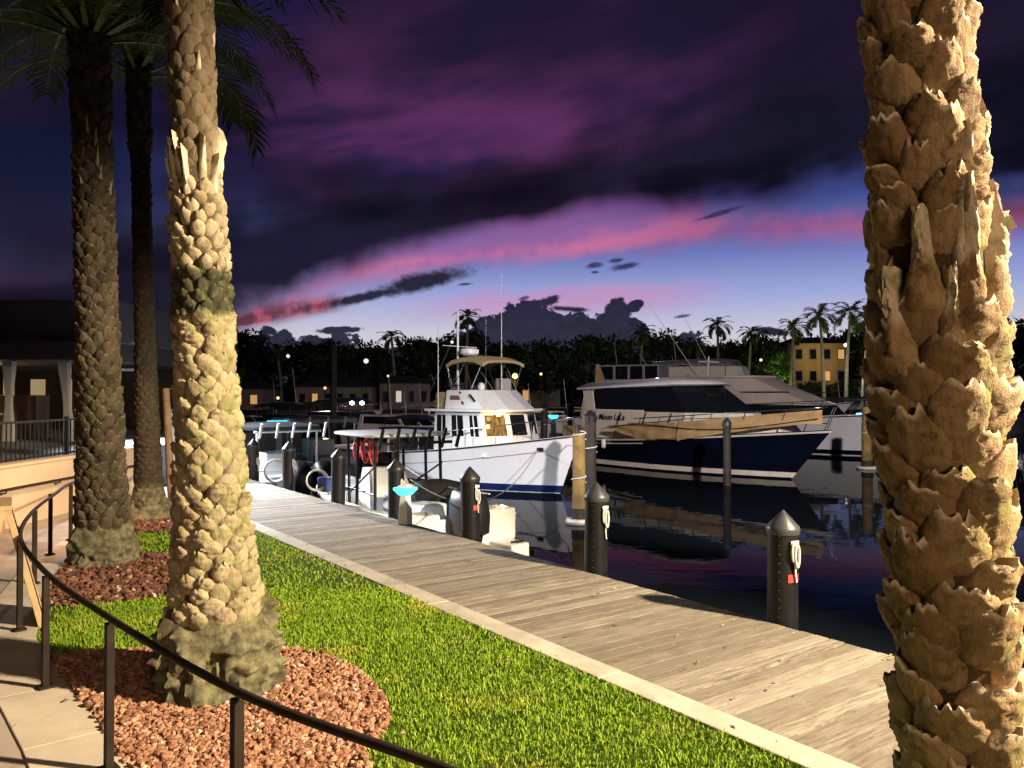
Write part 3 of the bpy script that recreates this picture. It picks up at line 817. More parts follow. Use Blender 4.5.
# ------------------------------------------------------------------ things along the boardwalk
m_pile = M('black_pile_sleeve', (0.006, 0.006, 0.007), 0.42, var=0.25, vs=5, bmp=0.12, bs=25, dirt=(0.022, 0.022, 0.023), spec=.35)
m_cap = M('grey_pile_cap', (0.034, 0.036, 0.042), 0.4, var=0.15, vs=7)
m_blackcap = M('black_pile_cap', (0.018, 0.018, 0.02), 0.4, var=0.2, vs=7)
m_rope = M('white_rope', (0.62, 0.60, 0.55), 0.8, var=0.12, vs=30, bmp=0.5, bs=200)
m_ropeg = M('grey_rope', (0.26, 0.24, 0.22), 0.85, var=0.2, vs=30, bmp=0.5, bs=200)
m_red = M('red_tag', (0.55, 0.045, 0.04), 0.5, var=0.1, vs=20)
m_steel = M('stainless_steel', (0.55, 0.55, 0.56), 0.22, 1.0, var=0.08, vs=8)
m_screw = M('screw_heads', (0.35, 0.35, 0.36), 0.4, 1.0, var=0.1)
m_black = M('black_plastic', (0.008, 0.008, 0.009), 0.45, var=0.2, vs=6, spec=.3)
m_white = M('white_gelcoat', (0.74, 0.74, 0.72), 0.28, var=0.04, vs=1.5, dirt=(0.60, 0.58, 0.53), coat=0.3)

def rope_loop(mb, c, h, w, out, n=18, r=.011):
    """a hank of rope hanging against a post, in the plane across 'out'"""
    out = Vector(out).normalized(); side = Vector((-out.y, out.x, 0))
    for k, dw in enumerate((-.018, .012)):
        pts = []
        for i in range(n + 1):
            t = 2 * PI * i / n
            pts.append(Vector(c) + side * (math.sin(t) * w * (1 + .3 * k) + dw) + Vector((0, 0, -h / 2 + math.cos(t) * h / 2 * (1 + .12 * k) - .04 * k)) + out * (.012 * k))
        mb.tube(pts, r, 6)

def dock_pile(s, label, rope=None, tagz=None, bracket=False, grey=False, h=.96, r=.132):
    p = dock(s, .135)
    t = thing('dock_pile', label, 'pile', (p.x, p.y, 0), group='capped black piles along the boardwalk')
    t.rotation_euler = (.012 * math.sin(s * 5), .014 * math.cos(s * 3.3), 0); h += .02 * math.sin(s * 7)
    MB().lathe([(r, -2.2), (r, h - .17)], 28).build('sleeve', m_pile, t, 40)
    MB().lathe([(r * 1.06, h - .21), (r * 1.10, h - .17), (r * 1.05, h - .145), (r * .06, h - .004), (.002, h)], 28).build('cap', m_cap if grey else m_blackcap, t, 50)
    vw = (Vector((0, 0, 0)) - p).normalized(); vw.z = 0; vw.normalize()
    a0 = math.atan2(vw.y, vw.x)
    a = a0 - .22
    for k in range(10):
        z = .06 + k * .078
        MB().lathe([(.006, 0), (.006, .004)], 6, (math.cos(a) * (r + .001), math.sin(a) * (r + .001), z)).build('screw', m_screw, t)
    a1 = a0 + .74; out = Vector((math.cos(a1), math.sin(a1), 0)); side = Vector((-out.y, out.x, 0))
    if bracket:
        mb = MB()
        c = out * (r + .012)
        mb.box((c.x, c.y, h - .27), (.012, .085, .035), a1); mb.box((c.x, c.y, h - .36), (.012, .026, .17), a1)
        mb.build('hook', m_rope, t, bevel=.003)
    if rope:
        mb = MB(); c = out * (r + .02); rope_loop(mb, (c.x, c.y, rope), .17, .017, out)
        e = c + Vector((0, 0, rope - .18))
        mb.tube([e, e + Vector((0, 0, -.1)), e + Vector((0, 0, -.17)) + side * .012], .009, 6)
        mb.build('rope_hank', m_rope, t, 60)
    if tagz:
        n_ = 10; aa = [a1 - .42 + .84 * i / n_ for i in range(n_ + 1)]
        rings = [[Vector((math.cos(x) * q, math.sin(x) * q, z)) for (q, z) in ((r + .003, tagz - .035), (r + .007, tagz - .035), (r + .007, tagz + .035), (r + .003, tagz + .035))] for x in aa]
        MB().loft(rings).build('red_band', m_red, t)
    return t

dock_pile(-2.25, 'grey-capped pile with white hook, rope hank and red band, standing alone by the right palm', .72, .40, True, True, .98)
dock_pile(0.22, 'grey-capped pile with a white rope hank, right beside the yellowish wooden piling', .73, None, True, True, .98)
dock_pile(2.85, 'black pointed pile with a red band in front of the black outboard motor', .70, .42, True, False, .97)
dock_pile(5.1, 'black pile standing under the white hardtop of the near fishing boat', .62, None, False, False, .97)
dock_pile(7.45, 'black pile between the tilted outboard and the near fishing boat bow', None, None, False, False, .97)
dock_pile(10.05, 'black pile with a white rope loop beside the tilted outboard motor', .62, None, False, True, .97)
dock_pile(12.4, 'farthest black pile with white line, at the bright far end of the boardwalk', .5, None, False, False, .97)

# power pedestals
m_ped = M('pedestal_body', (0.72, 0.70, 0.66), 0.4, var=0.06, vs=3, dirt=(0.5, 0.47, 0.42))
m_teal = M('turquoise_lid', (0.10, 0.50, 0.55), 0.3, var=0.1, vs=6)
m_tealg = G('turquoise_lamp', (0.10, 0.72, 0.95), 1.6)
m_blueg = G('cyan_lamp', (0.12, 0.60, 1.0), 5.0)
def pedestal(loc, rz, label, h, lit, cat='power pedestal'):
    t = thing('power_pedestal', label, cat, loc, rz, 'dock power pedestals')
    k = h / .62
    rings = [[Vector((x * sx * k, y * sy * k, z * k)) for x, y in ((-1, -1), (1, -1), (1, 1), (-1, 1))] for (sx, sy, z) in ((.085, .085, 0), (.06, .065, .44))]
    MB().loft(rings).build('post', m_ped, t, bevel=.012 * k)
    rings = [[Vector((x * sx * k, y * sy * k, z * k)) for x, y in ((-1, -1), (1, -1), (1, 1), (-1, 1))] for (sx, sy, z) in ((.07, .075, .441), (.155, .12, .53), (.15, .115, .565))]
    MB().loft(rings).build('lamp_head', lit, t, bevel=.01 * k)
    MB().loft([[Vector((x * sx * k, y * sy * k, z * k)) for x, y in ((-1, -1), (1, -1), (1, 1), (-1, 1))] for (sx, sy, z) in ((.12, .09, .567), (.05, .04, .61))]).build('lid', m_ped, t, bevel=.01 * k)
    return t
p = dock(4.35, -.10); pedestal((p.x, p.y, 0.002), DOCK_ANG + .5, 'short white power pedestal with turquoise top, on the boardwalk edge by the near boat', .62, m_tealg)

# wooden mooring pilings out in the water
m_pilewood = M('yellowed_piling_wood', (0.27, 0.17, 0.055), 0.8, var=0.4, vs=2.5, bmp=0.7, bs=22, dist=.015, dirt=(0.05, 0.045, 0.02))
m_pilewet = M('dark_piling_wood', (0.035, 0.028, 0.02), 0.7, var=0.4, vs=4, bmp=0.6, bs=22, dist=.015)
m_ring = M('white_float_ring', (0.62, 0.60, 0.52), 0.5, var=0.1, vs=6)
def piling(x, y, top, r, mat, label, ring=False, cap=None, wrap=None, lean=(0, 0)):
    t = thing('mooring_piling', label, 'piling', (x, y, WATER), group='mooring pilings standing in the water')
    H = top - WATER; n = 14; rings = []; rg = random.Random(label)
    for i in range(n + 1):
        z = -1.8 + (H + 1.8) * i / n; rr = r * (1.06 - .1 * i / n)
        rings.append([Vector((lean[0] * z + rr * (1 + rg.uniform(-.05, .05)) * math.cos(2 * PI * k / 18), lean[1] * z + rr * (1 + rg.uniform(-.05, .05)) * math.sin(2 * PI * k / 18), z)) for k in range(18)])
    MB().loft(rings).build('post', mat, t, 50)
    if ring:
        pr = [(r * 1.15, .03), (r * 1.9, .0), (r * 2.05, .05), (r * 1.9, .11), (r * 1.15, .10)]
        MB().lathe(pr + [pr[0]], 26, cap=False).build('float_ring', m_ring, t, 40)
        MB().lathe([(r * 1.12, .12), (r * 1.12, .34)], 20).build('wet_band', m_pilewet, t, 40)
    if cap:
        MB().lathe([(r * 1.12, H - .16), (r * 1.16, H - .02), (r * .6, H + .08), (.01, H + .14)], 20).build('cap', cap, t, 40)
    if wrap:
        mb = MB()
        for j, z in enumerate(wrap):
            mb.tube([(math.cos(q * .5) * r * 1.1, math.sin(q * .5) * r * 1.1, H * z + .012 * q) for q in range(16)], .016, 6)
        mb.build('rope_wrap', m_rope, t, 60)
    return t
piling(1.50, 18.0, 1.12, .148, m_pilewood, 'yellowish wooden piling with a white float ring, next to the trawler bow', True, None, (.45, .93))
piling(2.02, 20.6, 1.45, .15, m_pilewet, 'dark wooden piling just behind the yellowish one', False, m_blackcap, (.6,))
piling(6.82, 25.4, 1.12, .125, m_pilewet, 'thin dark piling with pale pointed cap in front of the navy yacht', False, m_cap, None)
piling(13.75, 31.0, 1.5, .2, m_pilewood, 'wooden piling with a white float ring half hidden by the right palm', True, None, (.55,))
piling(-6.7, 30.0, 3.9, .12, m_pilewet, 'very tall slim dark pole rising behind the small boats', False, None, None)
piling(-0.85, 37.0, 1.2, .17, m_pilewet, 'stout dark piling left of the far turquoise pedestal', False, m_blackcap, None)
piling(1.55, 38.5, 1.35, .17, m_pilewet, 'dark piling between the two far turquoise pedestals', False, m_blackcap, None)
piling(0.75, 39.5, 1.3, .12, m_pilewet, 'slim dark piling right of the trawler flybridge', False, None, None)
piling(2.9, 39.5, 1.3, .17, m_pilewet, 'dark piling right of the second far turquoise pedestal', False, m_blackcap, None)
m_mw = M('piling_wood_pale', (0.17, 0.12, 0.075), 0.85, var=.3, vs=4, bmp=.5)
piling(-9.6, 27.2, 1.7, .13, m_mw, 'pale piling behind the leftmost fishing boat', False, None, None)
piling(-2.55, 17.2, 1.05, .13, m_mw, 'pale brown piling behind the white hardtop boat', False, None, (.8,))

# finger pier far left and the far dock
m_plank2 = M('grey_pier_planks', (0.2, 0.18, 0.15), 0.85, var=0.25, vs=1.5, bmp=.4, bs=12)
def pier(p0, p1, w, z, name, label):
    a = Vector(p0); b_ = Vector(p1); d = (b_ - a); ang = math.atan2(d.y, d.x); c = (a + b_) / 2
    t = thing(name, label, 'pier', (c.x, c.y, 0), ang)
    L = d.length; mb = MB(); x_ = -L / 2
    while x_ < L / 2 - .1:
        mb.box((x_ + .09, 0, z - .03), (.17, w, .05)); x_ += .18
    mb.build('decking', m_plank2, t)
    for q in range(int(L // 3) + 1):
        for sg in (-1, 1):
            xx = -L / 2 + .3 + q * 3
            if xx < L / 2: MB().lathe([(.11, -2.2 - 0), (.11, z - .06)], 12, (xx, sg * (w / 2 - .15), 0)).build('support', m_pilewet, t, 40)
    return t
q0 = dock(19.5, 0.02); q1 = dock(19.5, 6.5)
pier((q0.x, q0.y), (q1.x, q1.y), 1.3, -.08, 'finger_pier', 'narrow grey finger pier running out at the far end of the boardwalk')
pier((-8, 42), (24, 42.5), 1.8, -.1, 'far_pier', 'long low pier behind the trawler and the yachts')
p = dock(19.3, 3.1); pedestal((p.x, p.y, -.078), .3, 'tall glowing turquoise pedestal on the finger pier at far left', 1.32, m_tealg)
pedestal((0.0, 41.6, -.098), 0, 'glowing turquoise pedestal on the far pier right of the trawler cabin', 1.15, m_blueg)
pedestal((2.15, 41.6, -.098), 0, 'turquoise pedestal on the far pier beside the yacht stern', 1.1, m_tealg)
pedestal((18.4, 41.9, -.098), 0, 'small cyan-lit pedestal on the far pier close to the right palm', 1.2, m_blueg)
# ------------------------------------------------------------------ boats
m_navy = M('navy_hull_paint', (0.003, 0.005, 0.014), 0.16, var=0.1, vs=2, coat=.6)
m_navy2 = M('navy_boot_paint', (0.010, 0.020, 0.085), 0.3, var=0.1, vs=2)
m_cream = M('cream_gelcoat', (0.70, 0.63, 0.53), 0.3, var=0.05, vs=1.2, dirt=(0.5, 0.42, 0.33), coat=.3)
m_hull = M('white_hull', (0.78, 0.77, 0.78), 0.3, var=0.04, vs=0.8, dirt=(0.62, 0.60, 0.58), coat=.3)
m_glass, b = new_mat('dark_glass'); b.inputs['Base Color'].default_value = (0.008, 0.010, 0.012, 1); b.inputs['Roughness'].default_value = 0.06
m_tan = M('tan_canvas', (0.40, 0.255, 0.115), 0.85, var=0.15, vs=3, bmp=.5, bs=14, dist=.02)
m_khaki = M('khaki_canvas', (0.34, 0.26, 0.15), 0.85, var=0.12, vs=3, bmp=.3, bs=18)
m_bluecv = M('dark_blue_canvas', (0.012, 0.016, 0.040), 0.8, var=0.2, vs=3, bmp=.3, bs=18)
m_blackcv = M('black_canvas', (0.012, 0.012, 0.014), 0.85, var=0.2, vs=3, bmp=.3, bs=18)
m_greycv = M('grey_canvas', (0.30, 0.29, 0.29), 0.8, var=0.12, vs=3, bmp=.3, bs=18)
m_taupe = M('taupe_gelcoat', (0.62, 0.52, 0.44), 0.4, var=0.08, vs=1.0)
m_teak = M('teak', (0.16, 0.08, 0.035), 0.5, var=0.25, vs=8)
m_dkred = M('bottom_paint', (0.05, 0.012, 0.010), 0.7, var=0.2, vs=3)
m_rub = M('dark_rub_rail', (0.02, 0.018, 0.018), 0.5, var=0.2)
m_alu = M('white_aluminium', (0.66, 0.66, 0.66), 0.35, var=0.06)
m_blkal = M('black_aluminium', (0.014, 0.014, 0.015), 0.35, 0.4, var=0.1)

class Hull:
    def __init__(s, L, B, sheer, rake=1.2, flare=1.6, stern=.9, wl=.8, full=2.2, draft=.35):
        s.L, s.B, s.sheer, s.rake, s.flare, s.stern, s.wl, s.full, s.draft = L, B, sheer, rake, flare, stern, wl, full, draft
    def at(s, t, z):
        zs = s.sheer(t); k = min(1.15, max(0.0, (z + s.draft) / (zs + s.draft)))
        bd = s.B / 2 * ((s.stern + (1 - s.stern) * math.sin(min(1, t / .5) * PI / 2)) if t < .5 else max(0.0, 1 - ((t - .5) / .5) ** s.full))
        kw = s.wl * (1 if t < .35 else max(0.0, 1 - ((t - .35) / .65) ** 1.9))
        bw = s.B / 2 * kw * (s.stern if t < .5 else 1) ** .5
        bw = min(bw, bd)
        w = bw + (bd - bw) * k ** s.flare
        return (-s.L / 2 + (s.L - s.rake) * t + s.rake * k * t ** 3, w)
    def ts(s, n=26, t0=0., t1=1.): return [t0 + (t1 - t0) * (1 - (1 - i / n) ** 1.4) for i in range(n + 1)]
    def hull(s, name, mat, parent, n=30, nz=9):
        mb = MB()
        grid = []
        for t in s.ts(n):
            zs = s.sheer(t); ring = []
            for k in range(nz + 1):
                z = -s.draft + (zs + s.draft) * k / nz
                x, w = s.at(t, z); ring.append((x, w, z))
            grid.append(ring)
        vs = []; fs = []; m_ = nz + 1
        for ring in grid:
            vs += [(x, w, z) for x, w, z in ring] + [(x, -w, z) for x, w, z in ring]
        for i in range(n):
            for k in range(nz):
                a = i * 2 * m_ + k; c = a + 2 * m_
                fs.append((a, c, c + 1, a + 1)); a += m_; c += m_; fs.append((a, a + 1, c + 1, c))
        fs.append(tuple(range(m_)) + tuple(reversed(range(m_, 2 * m_))))
        mb.add(vs, fs); return mb.build(name, mat, parent, 50)
    def deck(s, name, mat, parent, t0=0., t1=.995, dz=.04, inset=.02, n=20, camber=.05):
        mb = MB(); vs = []; fs = []
        for i in range(n + 1):
            t = t0 + (t1 - t0) * i / n; z = s.sheer(t) - dz; x, w = s.at(t, z); w = max(.001, w - inset)
            vs += [(x, -w, z), (x, 0, z + camber * w), (x, w, z)]
        for i in range(n):
            for k in (0, 1): a = i * 3 + k; fs.append((a, a + 3, a + 4, a + 1))
        mb.add(vs, fs); return mb.build(name, mat, parent, 60)
    def well(s, name, mat, parent, t0, t1, sole, g=.16, n=18):
        """a cockpit: gunwale tops, inner walls and sole"""
        mb = MB(); vs = []; fs = []
        for i in range(n + 1):
            t = t0 + (t1 - t0) * i / n; z = s.sheer(t); x, w = s.at(t, z); wi = max(.02, w - g)
            vs += [(x, w, z + .004), (x, wi, z + .012), (x, wi * .98, sole), (x, -wi * .98, sole), (x, -wi, z + .012), (x, -w, z + .004)]
        for i in range(n):
            for k in range(5): a = i * 6 + k; fs.append((a, a + 6, a + 7, a + 1))
        a = n * 6; fs.append((a + 1, a + 2, a + 3, a + 4)); fs.append((4, 3, 2, 1))
        mb.add(vs, fs); return mb.build(name, mat, parent, 35)
    def band(s, name, mat, parent, z0, z1, t0=0., t1=1., off=.006, n=30, rel=False, sides=(1, -1)):
        mb = MB()
        for sg in sides:
            rings = []
            for t in s.ts(n, t0, t1):
                zs = s.sheer(t); a, c = (zs + z0, zs + z1) if rel else (z0, z1)
                x0, w0 = s.at(t, a); x1, w1 = s.at(t, c)
                rings.append([Vector((x0 + off * t, sg * (w0 + off), a)), Vector((x1 + off * t, sg * (w1 + off), c)), Vector((x1, sg * max(0, w1 - .01), c)), Vector((x0, sg * max(0, w0 - .01), a))])
            mb.loft(rings)
        return mb.build(name, mat, parent, 50)
    def line(s, t0, t1, dz, off=.0, n=24, sg=1, lift=None):
        out = []
        for i in range(n + 1):
            t = t0 + (t1 - t0) * i / n; z = s.sheer(t) + dz; x, w = s.at(t, s.sheer(t)); out.append(Vector((x, sg * max(0.0, w + off), z)))
        return out

def rail(parent, H, t0, t1, h, off, nst, rake=0., mat=None, r=.016, name='bow_rail', closed=True, mid=True):
    mat = mat or m_steel; mb = MB()
    port = H.line(t0, t1, h, off, 26, 1); star = H.line(t0, t1, h, off, 26, -1)
    path = port + list(reversed(star)) if closed else None
    if closed: mb.tube(path, r, 6)
    else: mb.tube(port, r, 6); mb.tube(star, r, 6)
    mb.build(name, mat, parent, 60)
    for sg in (1, -1):
        a = H.line(t0, t1, 0, off, nst, sg); b_ = H.line(t0, t1, h, off, nst, sg)
        for p, q in zip(a, b_):
            q = q + Vector((rake, 0, 0)); 
            MB().tube([p, q], r * .85, 6).build('stanchion', mat, parent, 60)

def loft_house(mb, bot, top, z0, z1):
    return mb.loft([[Vector((x, y, z0)) for x, y in bot], [Vector((x, y, z1)) for x, y in top]])

def outboard(loc, rz, label, tilt=0., sc=1., parent=None):
    """an outboard motor: cowling, midsection, lower unit, propeller"""
    t = bpy.data.objects.new('outboard_motor', None); COL.objects.link(t); t.location = loc; t.parent = parent
    t.rotation_euler = (0, tilt, rz)
    prof = [(-.30, .24, .20, .02), (-.26, .30, .235, .0), (.0, .33, .25, .0), (.22, .31, .235, .02), (.36, .24, .19, .05), (.42, .12, .1, .08)]
    rings = []
    for z, a, c, dx in prof:
        ring = []
        for k in range(20):
            th = 2 * PI * k / 20; cx, sy = math.cos(th), math.sin(th)
            ring.append(Vector((dx + a * math.copysign(abs(cx) ** .65, cx), c * math.copysign(abs(sy) ** .65, sy), z)) * sc)
        rings.append(ring)
    MB().loft(rings).build('cowling', m_black, t, 50)
    MB().loft([[Vector((x, y, z)) * sc for x, y in ((a, -c), (e, -c), (e, c), (a, c))] for z, a, e, c in ((-.95, -.12, .12, .05), (-.6, -.14, .16, .07), (-.28, -.18, .2, .13))]).build('midsection', m_black, t, bevel=.02)
    MB().loft([[Vector((x, y, z)) * sc for x, y in ((a, -c), (e, -c), (e, c), (a, c))] for z, a, e, c in ((-1.25, -.12, .02, .012), (-1.0, -.22, .14, .06), (-.93, -.26, .18, .1))]).build('lower_unit', m_black, t, bevel=.01)
    mb = MB()
    for k in range(3):
        mb.box((-.30 * sc, .09 * sc * math.cos(k * 2.1), (-1.02 + .09 * math.sin(k * 2.1)) * sc), (.03 * sc, .14 * sc, .07 * sc), m=Matrix.Rotation(k * 2.1, 4, 'X') @ Matrix.Rotation(.5, 4, 'Y'))
    mb.build('propeller', m_steel, t)
    return t

def at_boat(name, label, center, heading_deg, cat='boat', group=None):
    return thing(name, label, cat, (center[0], center[1], WATER), R(heading_deg), group)

# ---- near centre console fishing boat -------------------------------
def console_boat(s_stern, o, L, B, label, name, top_mat, top_z, legs_mat, top_c, top_l, top_w, rods=True, sheer0=.78, top_th=.06):
    c = dock(s_stern + L / 2, o)
    t = at_boat(name, label, (c.x, c.y), math.degrees(DOCK_ANG), 'fishing boat', 'small fishing boats moored along the boardwalk')
    H = Hull(L, B, lambda q: sheer0 + .10 * q + .28 * max(0, q - .5) ** 1.5, rake=.9, flare=1.3, stern=.93, wl=.84, full=2.6, draft=.3)
    H.hull('hull', m_hull, t); H.band('rub_rail', m_rub, t, -.09, -.045, rel=True, off=.018)
    H.well('cockpit', m_white, t, .05, .70, .38)
    H.deck('foredeck', m_white, t, .70, .995, -.006, .01)
    return t, H
BT, H = console_boat(5.05, 1.42, 6.0, 2.35, 'white fishing boat with white hardtop and black pipework, nearest on the boardwalk', 'fishing_boat', m_white, 0, 0, 0, 0, 0)
def hardtop(t, xc, L, W, z, mat, legs, pos, rodholders, name='hardtop', th=.07, round_=True):
    pl = []
    for k in range(28):
        th_ = 2 * PI * k / 28; cx, sy = math.cos(th_), math.sin(th_)
        pl.append((xc + L / 2 * math.copysign(abs(cx) ** .35, cx), W / 2 * math.copysign(abs(sy) ** .35, sy)))
    rings = [[Vector((xc + (x - xc) * f, y * f, z + dz)) for x, y in pl] for f, dz in ((.97, -th * .5), (1, -th * .2), (1, th * .2), (.95, th * .45), (.5, th * .8))]
    MB().loft(rings).build(name, mat, t, 40)
    for (x0, y0, z0, x1, y1) in pos:
        MB().tube([(x0, y0, z0), (x1, y1, z - th * .5)], .032, 8).build('top_leg', legs, t, 60)
    for k in range(rodholders):
        y = -W / 2 + .1 + (W - .2) * k / max(1, rodholders - 1)
        MB().tube([(xc - L / 2 - .10, y, z - .24), (xc - L / 2 - .26, y, z + .13)], .034, 8).build('rod_holder', legs, t, 60)
hardtop(BT, -.25, 2.05, 1.85, 2.12, m_white, m_blkal,
        [(-1.0, .72, .42, -.95, .7), (-1.0, -.72, .42, -.95, -.7), (.35, .62, .42, .45, .62), (.35, -.62, .42, .45, -.62), (-.3, .78, .42, -.3, .74), (-.3, -.78, .42, -.3, -.74)], 6)
mb = MB()
for y in (-.72, .72): mb.tube([(-1.0, y, 1.0), (.35, y * .86, 1.02)], .022, 8); mb.tube([(-1.0, y, 1.55), (.4, y * .86, .9)], .02, 8)
mb.tube([(-1.25, -.8, 1.97), (-1.25, .8, 1.97)], .03, 8)
mb.build('pipe_brace', m_blkal, BT, 60)
MB().loft([[Vector((x, y, z)) for x, y in ((a, -.38), (b_, -.38), (b_, .38), (a, .38))] for z, a, b_ in ((.39, -.35, .5), (1.1, -.3, .42), (1.42, -.05, .3))]).build('console', m_white, BT, bevel=.03)
mb = MB().panel([(.44, -.36, 1.12), (.44, .36, 1.12), (.34, .3, 1.7), (.34, -.3, 1.7)], 0, 1, 0, 1); mb.build('windscreen', m_glass, BT)
MB().box((-.95, 0, .72), (.5, .85, .62)).build('leaning_post', m_greycv, BT, bevel=.05)
MB().box((-1.9, .2, .66), (.5, .72, .52)).build('seat_box', m_white, BT, bevel=.04)
# cut-down stern with side platforms and twin bracket
for sg in (1, -1):
    MB().loft([[Vector((x, y, z)) for x, y in ((-3.62, sg * .55), (-2.98, sg * .5), (-2.98, sg * 1.05), (-3.55, sg * .98))] for z in (.02, .33)]).build('swim_platform', m_white, BT, bevel=.03)
    MB().box((-2.75, sg * .78, .56), (.55, .58, .62)).build('quarter_box', m_white, BT, bevel=.04)
MB().tube([(-3.5, -.62, .36), (-3.5, -.9, .36), (-3.2, -.92, .36)], .018, 6).build('boarding_ladder', m_black, BT, 60)
outboard((-3.28, .08, .86), 0, '', .06, 1.12, BT)
# gear hanging under the top
t = thing('rope_bundle', 'red ropes hanging in hanks under the white hardtop', 'rope', (0, 0, 0))
p = BT.matrix_basis @ Vector((-.35, .60, 1.98)); t.location = p
for k in range(3):
    mb = MB(); rope_loop(mb, (.16 * k - .17, .03 * k, .05), .34 + .06 * k, .06, (.3, 1, 0), r=.016)
    mb.build('hank', m_red, t, 60)
t = thing('blue_drum', 'blue drum with a black lid standing in the cockpit of the near fishing boat', 'drum', BT.matrix_basis @ Vector((-1.95, -.45, .385)))
MB().lathe([(.2, 0), (.225, .1), (.225, .5), (.2, .56)], 20).build('barrel', M('blue_plastic', (.02, .05, .25), .4), t, 40)
MB().lathe([(.235, .565), (.235, .61), (.15, .64)], 20).build('lid', m_black, t, 40)
mb = MB().lathe([(.55, 0), (.6, .12), (.5, .3), (.2, .36)], 24, (0, 0, 0))
o = mb.build('gear_cover', m_blackcv, None, 50); o.location = BT.matrix_basis @ Vector((-1.5, -.35, .92)); o.scale = (.9, .7, 1)
tag(o, 'rounded black canvas cover over gear in the near fishing boat', 'canvas cover')

# ---- boat with tilted outboard, dark canvas top, at the left -----------
BL, HL = console_boat(11.6, 1.5, 6.8, 2.4, 'fishing boat with black canvas top and white rod holders, under the far bright lamp', 'fishing_boat', None, 0, 0, 0, 0, 0)
hardtop(BL, -.2, 2.3, 1.9, 2.02, m_blackcv, m_alu, [(-1.1, .8, .42, -1.1, .8), (-1.1, -.8, .42, -1.1, -.8), (.6, .75, .42, .7, .75), (.6, -.75, .42, .7, -.75)], 5, 'canvas_top', .14)
MB().box((0, 0, .85), (.8, .75, .95)).build('console', m_white, BL, bevel=.05)
MB().box((-1.6, 0, .6), (.6, 1.5, .45)).build('bench', m_greycv, BL, bevel=.05)
mb = MB().tube([(-1.15, -.9, 1.92), (-1.15, .9, 1.92)], .03, 8); mb.tube([(-1.1, -.8, .9), (-1.1, .8, .9)], .02, 6); mb.build('pipe_brace', m_alu, BL, 60)
for y in (.75, .2): outboard((-3.45, y - .2, .85), 0, '', -.62, 1.05, BL)
def coil(loc, rz, label, r=.26):
    t = tag(MB().tube([(r * (1 - .02 * (i // 24)) * math.cos(i * 2 * PI / 24), .014 * (i / 24) - .05, r * (1 - .02 * (i // 24)) * math.sin(i * 2 * PI / 24)) for i in range(24 * 6)], .017, 6).build('hose_coil', m_rope, None, 60), label, 'hose', 'coiled white hoses by the leftmost boat')
    t.location = loc; t.rotation_euler = (0, 0, rz)
pc_ = dock(11.5, .35, .02 + .22); coil(pc_, .35, 'coiled white hose left of the pile with the white rope loop')
pc_ = dock(9.2, .42, .22); coil(pc_, .5, 'coiled white hose right of the pile with the white rope loop', .22)
o = MB().box((0, 0, 0), (.5, .4, .4)).build('cooler', M('blue_cooler_plastic', (.02, .05, .22), .4), None, bevel=.05)
p = dock(9.3, .75, .05); o.location = p; o.rotation_euler = (0, 0, DOCK_ANG); tag(o, 'small blue box in the boat behind the white rope pile', 'box')

# ---- middle boat with grey top, moored outside ------------------------
BM, HM = console_boat(15.2, 4.4, 7.2, 2.5, 'fishing boat with grey soft top moored outside the other two', 'fishing_boat', None, 0, 0, 0, 0, 0)
hardtop(BM, .2, 2.6, 2.0, 2.05, m_greycv, m_alu, [(-.9, .8, .42, -.9, .8), (-.9, -.8, .42, -.9, -.8), (1.0, .75, .42, 1.1, .75), (1.0, -.75, .42, 1.1, -.75)], 4, 'soft_top', .16)
MB().box((.2, 0, .9), (.9, .8, 1.0)).build('console', m_white, BM, bevel=.05)
mb = MB().panel([(.75, -.4, 1.42), (.75, .4, 1.42), (.55, .34, 1.9), (.55, -.34, 1.9)], 0, 1, 0, 1); mb.build('windscreen', m_glass, BM)
MB().box((-1.2, 0, .66), (.6, 1.3, .55)).build('bench', m_greycv, BM, bevel=.05)
MB().box((-2.6, .5, .58), (.7, .9, .4)).build('bait_tank', m_alu, BM, bevel=.05)
outboard((-3.75, 0, .9), 0, '', .05, 1.1, BM)

# ---- the white trawler --------------------------------------------
TR = at_boat('trawler', 'white trawler with khaki bimini and flybridge, warm light on its cabin front', (-2.14, 26.57), -41.9, 'motor yacht', 'motor yachts in the basin')
sh = lambda q: 1.02 + .72 * max(0., (q - .35) / .65) ** 1.7
H = Hull(11, 3.7, sh, rake=.9, flare=1.35, stern=.92, wl=.86, full=2.7, draft=.4)
H.hull('hull', m_hull, TR, 36, 12)
H.band('boot_stripe', m_navy2, TR, .02, .23, off=.008)
H.band('rub_rail', m_rub, TR, -.05, -.012, rel=True, off=.022)
H.band('guard_line', m_rub, TR, -.40, -.385, rel=True, off=.006, t0=.02, t1=.94)
H.deck('deck', m_cream, TR, 0, .995, .14, .05)
rail(TR, H, .42, .985, .52, -.06, 7, 0, m_steel, .017)
bot = [(.72, -1.3), (3.0, -1.3), (3.36, -.45), (3.36, .45), (3.0, 1.3), (.72, 1.3)]
tp = [(.72, -1.24), (2.72, -1.24), (3.02, -.43), (3.02, .43), (2.72, 1.24), (.72, 1.24)]
hz0, hz1 = 1.02, 2.36
loft_house(MB(), bot, tp, hz0, hz1).build('deckhouse', m_white, TR, bevel=.02)
V3 = lambda p, z: Vector((p[0], p[1], z))
def face(i, bot=bot, tp=tp, z0=hz0, z1=hz1):
    j = (i + 1) % len(bot); return [V3(bot[i], z0), V3(bot[j], z0), V3(tp[j], z1), V3(tp[i], z1)]
for (u0, u1) in ((.06, .16), (.18, .25), (.38, .48), (.50, .62), (.76, .82), (.85, .92)):
    MB().panel(face(0), u0, u1, .45, .92).build('side_window', m_glass, TR)
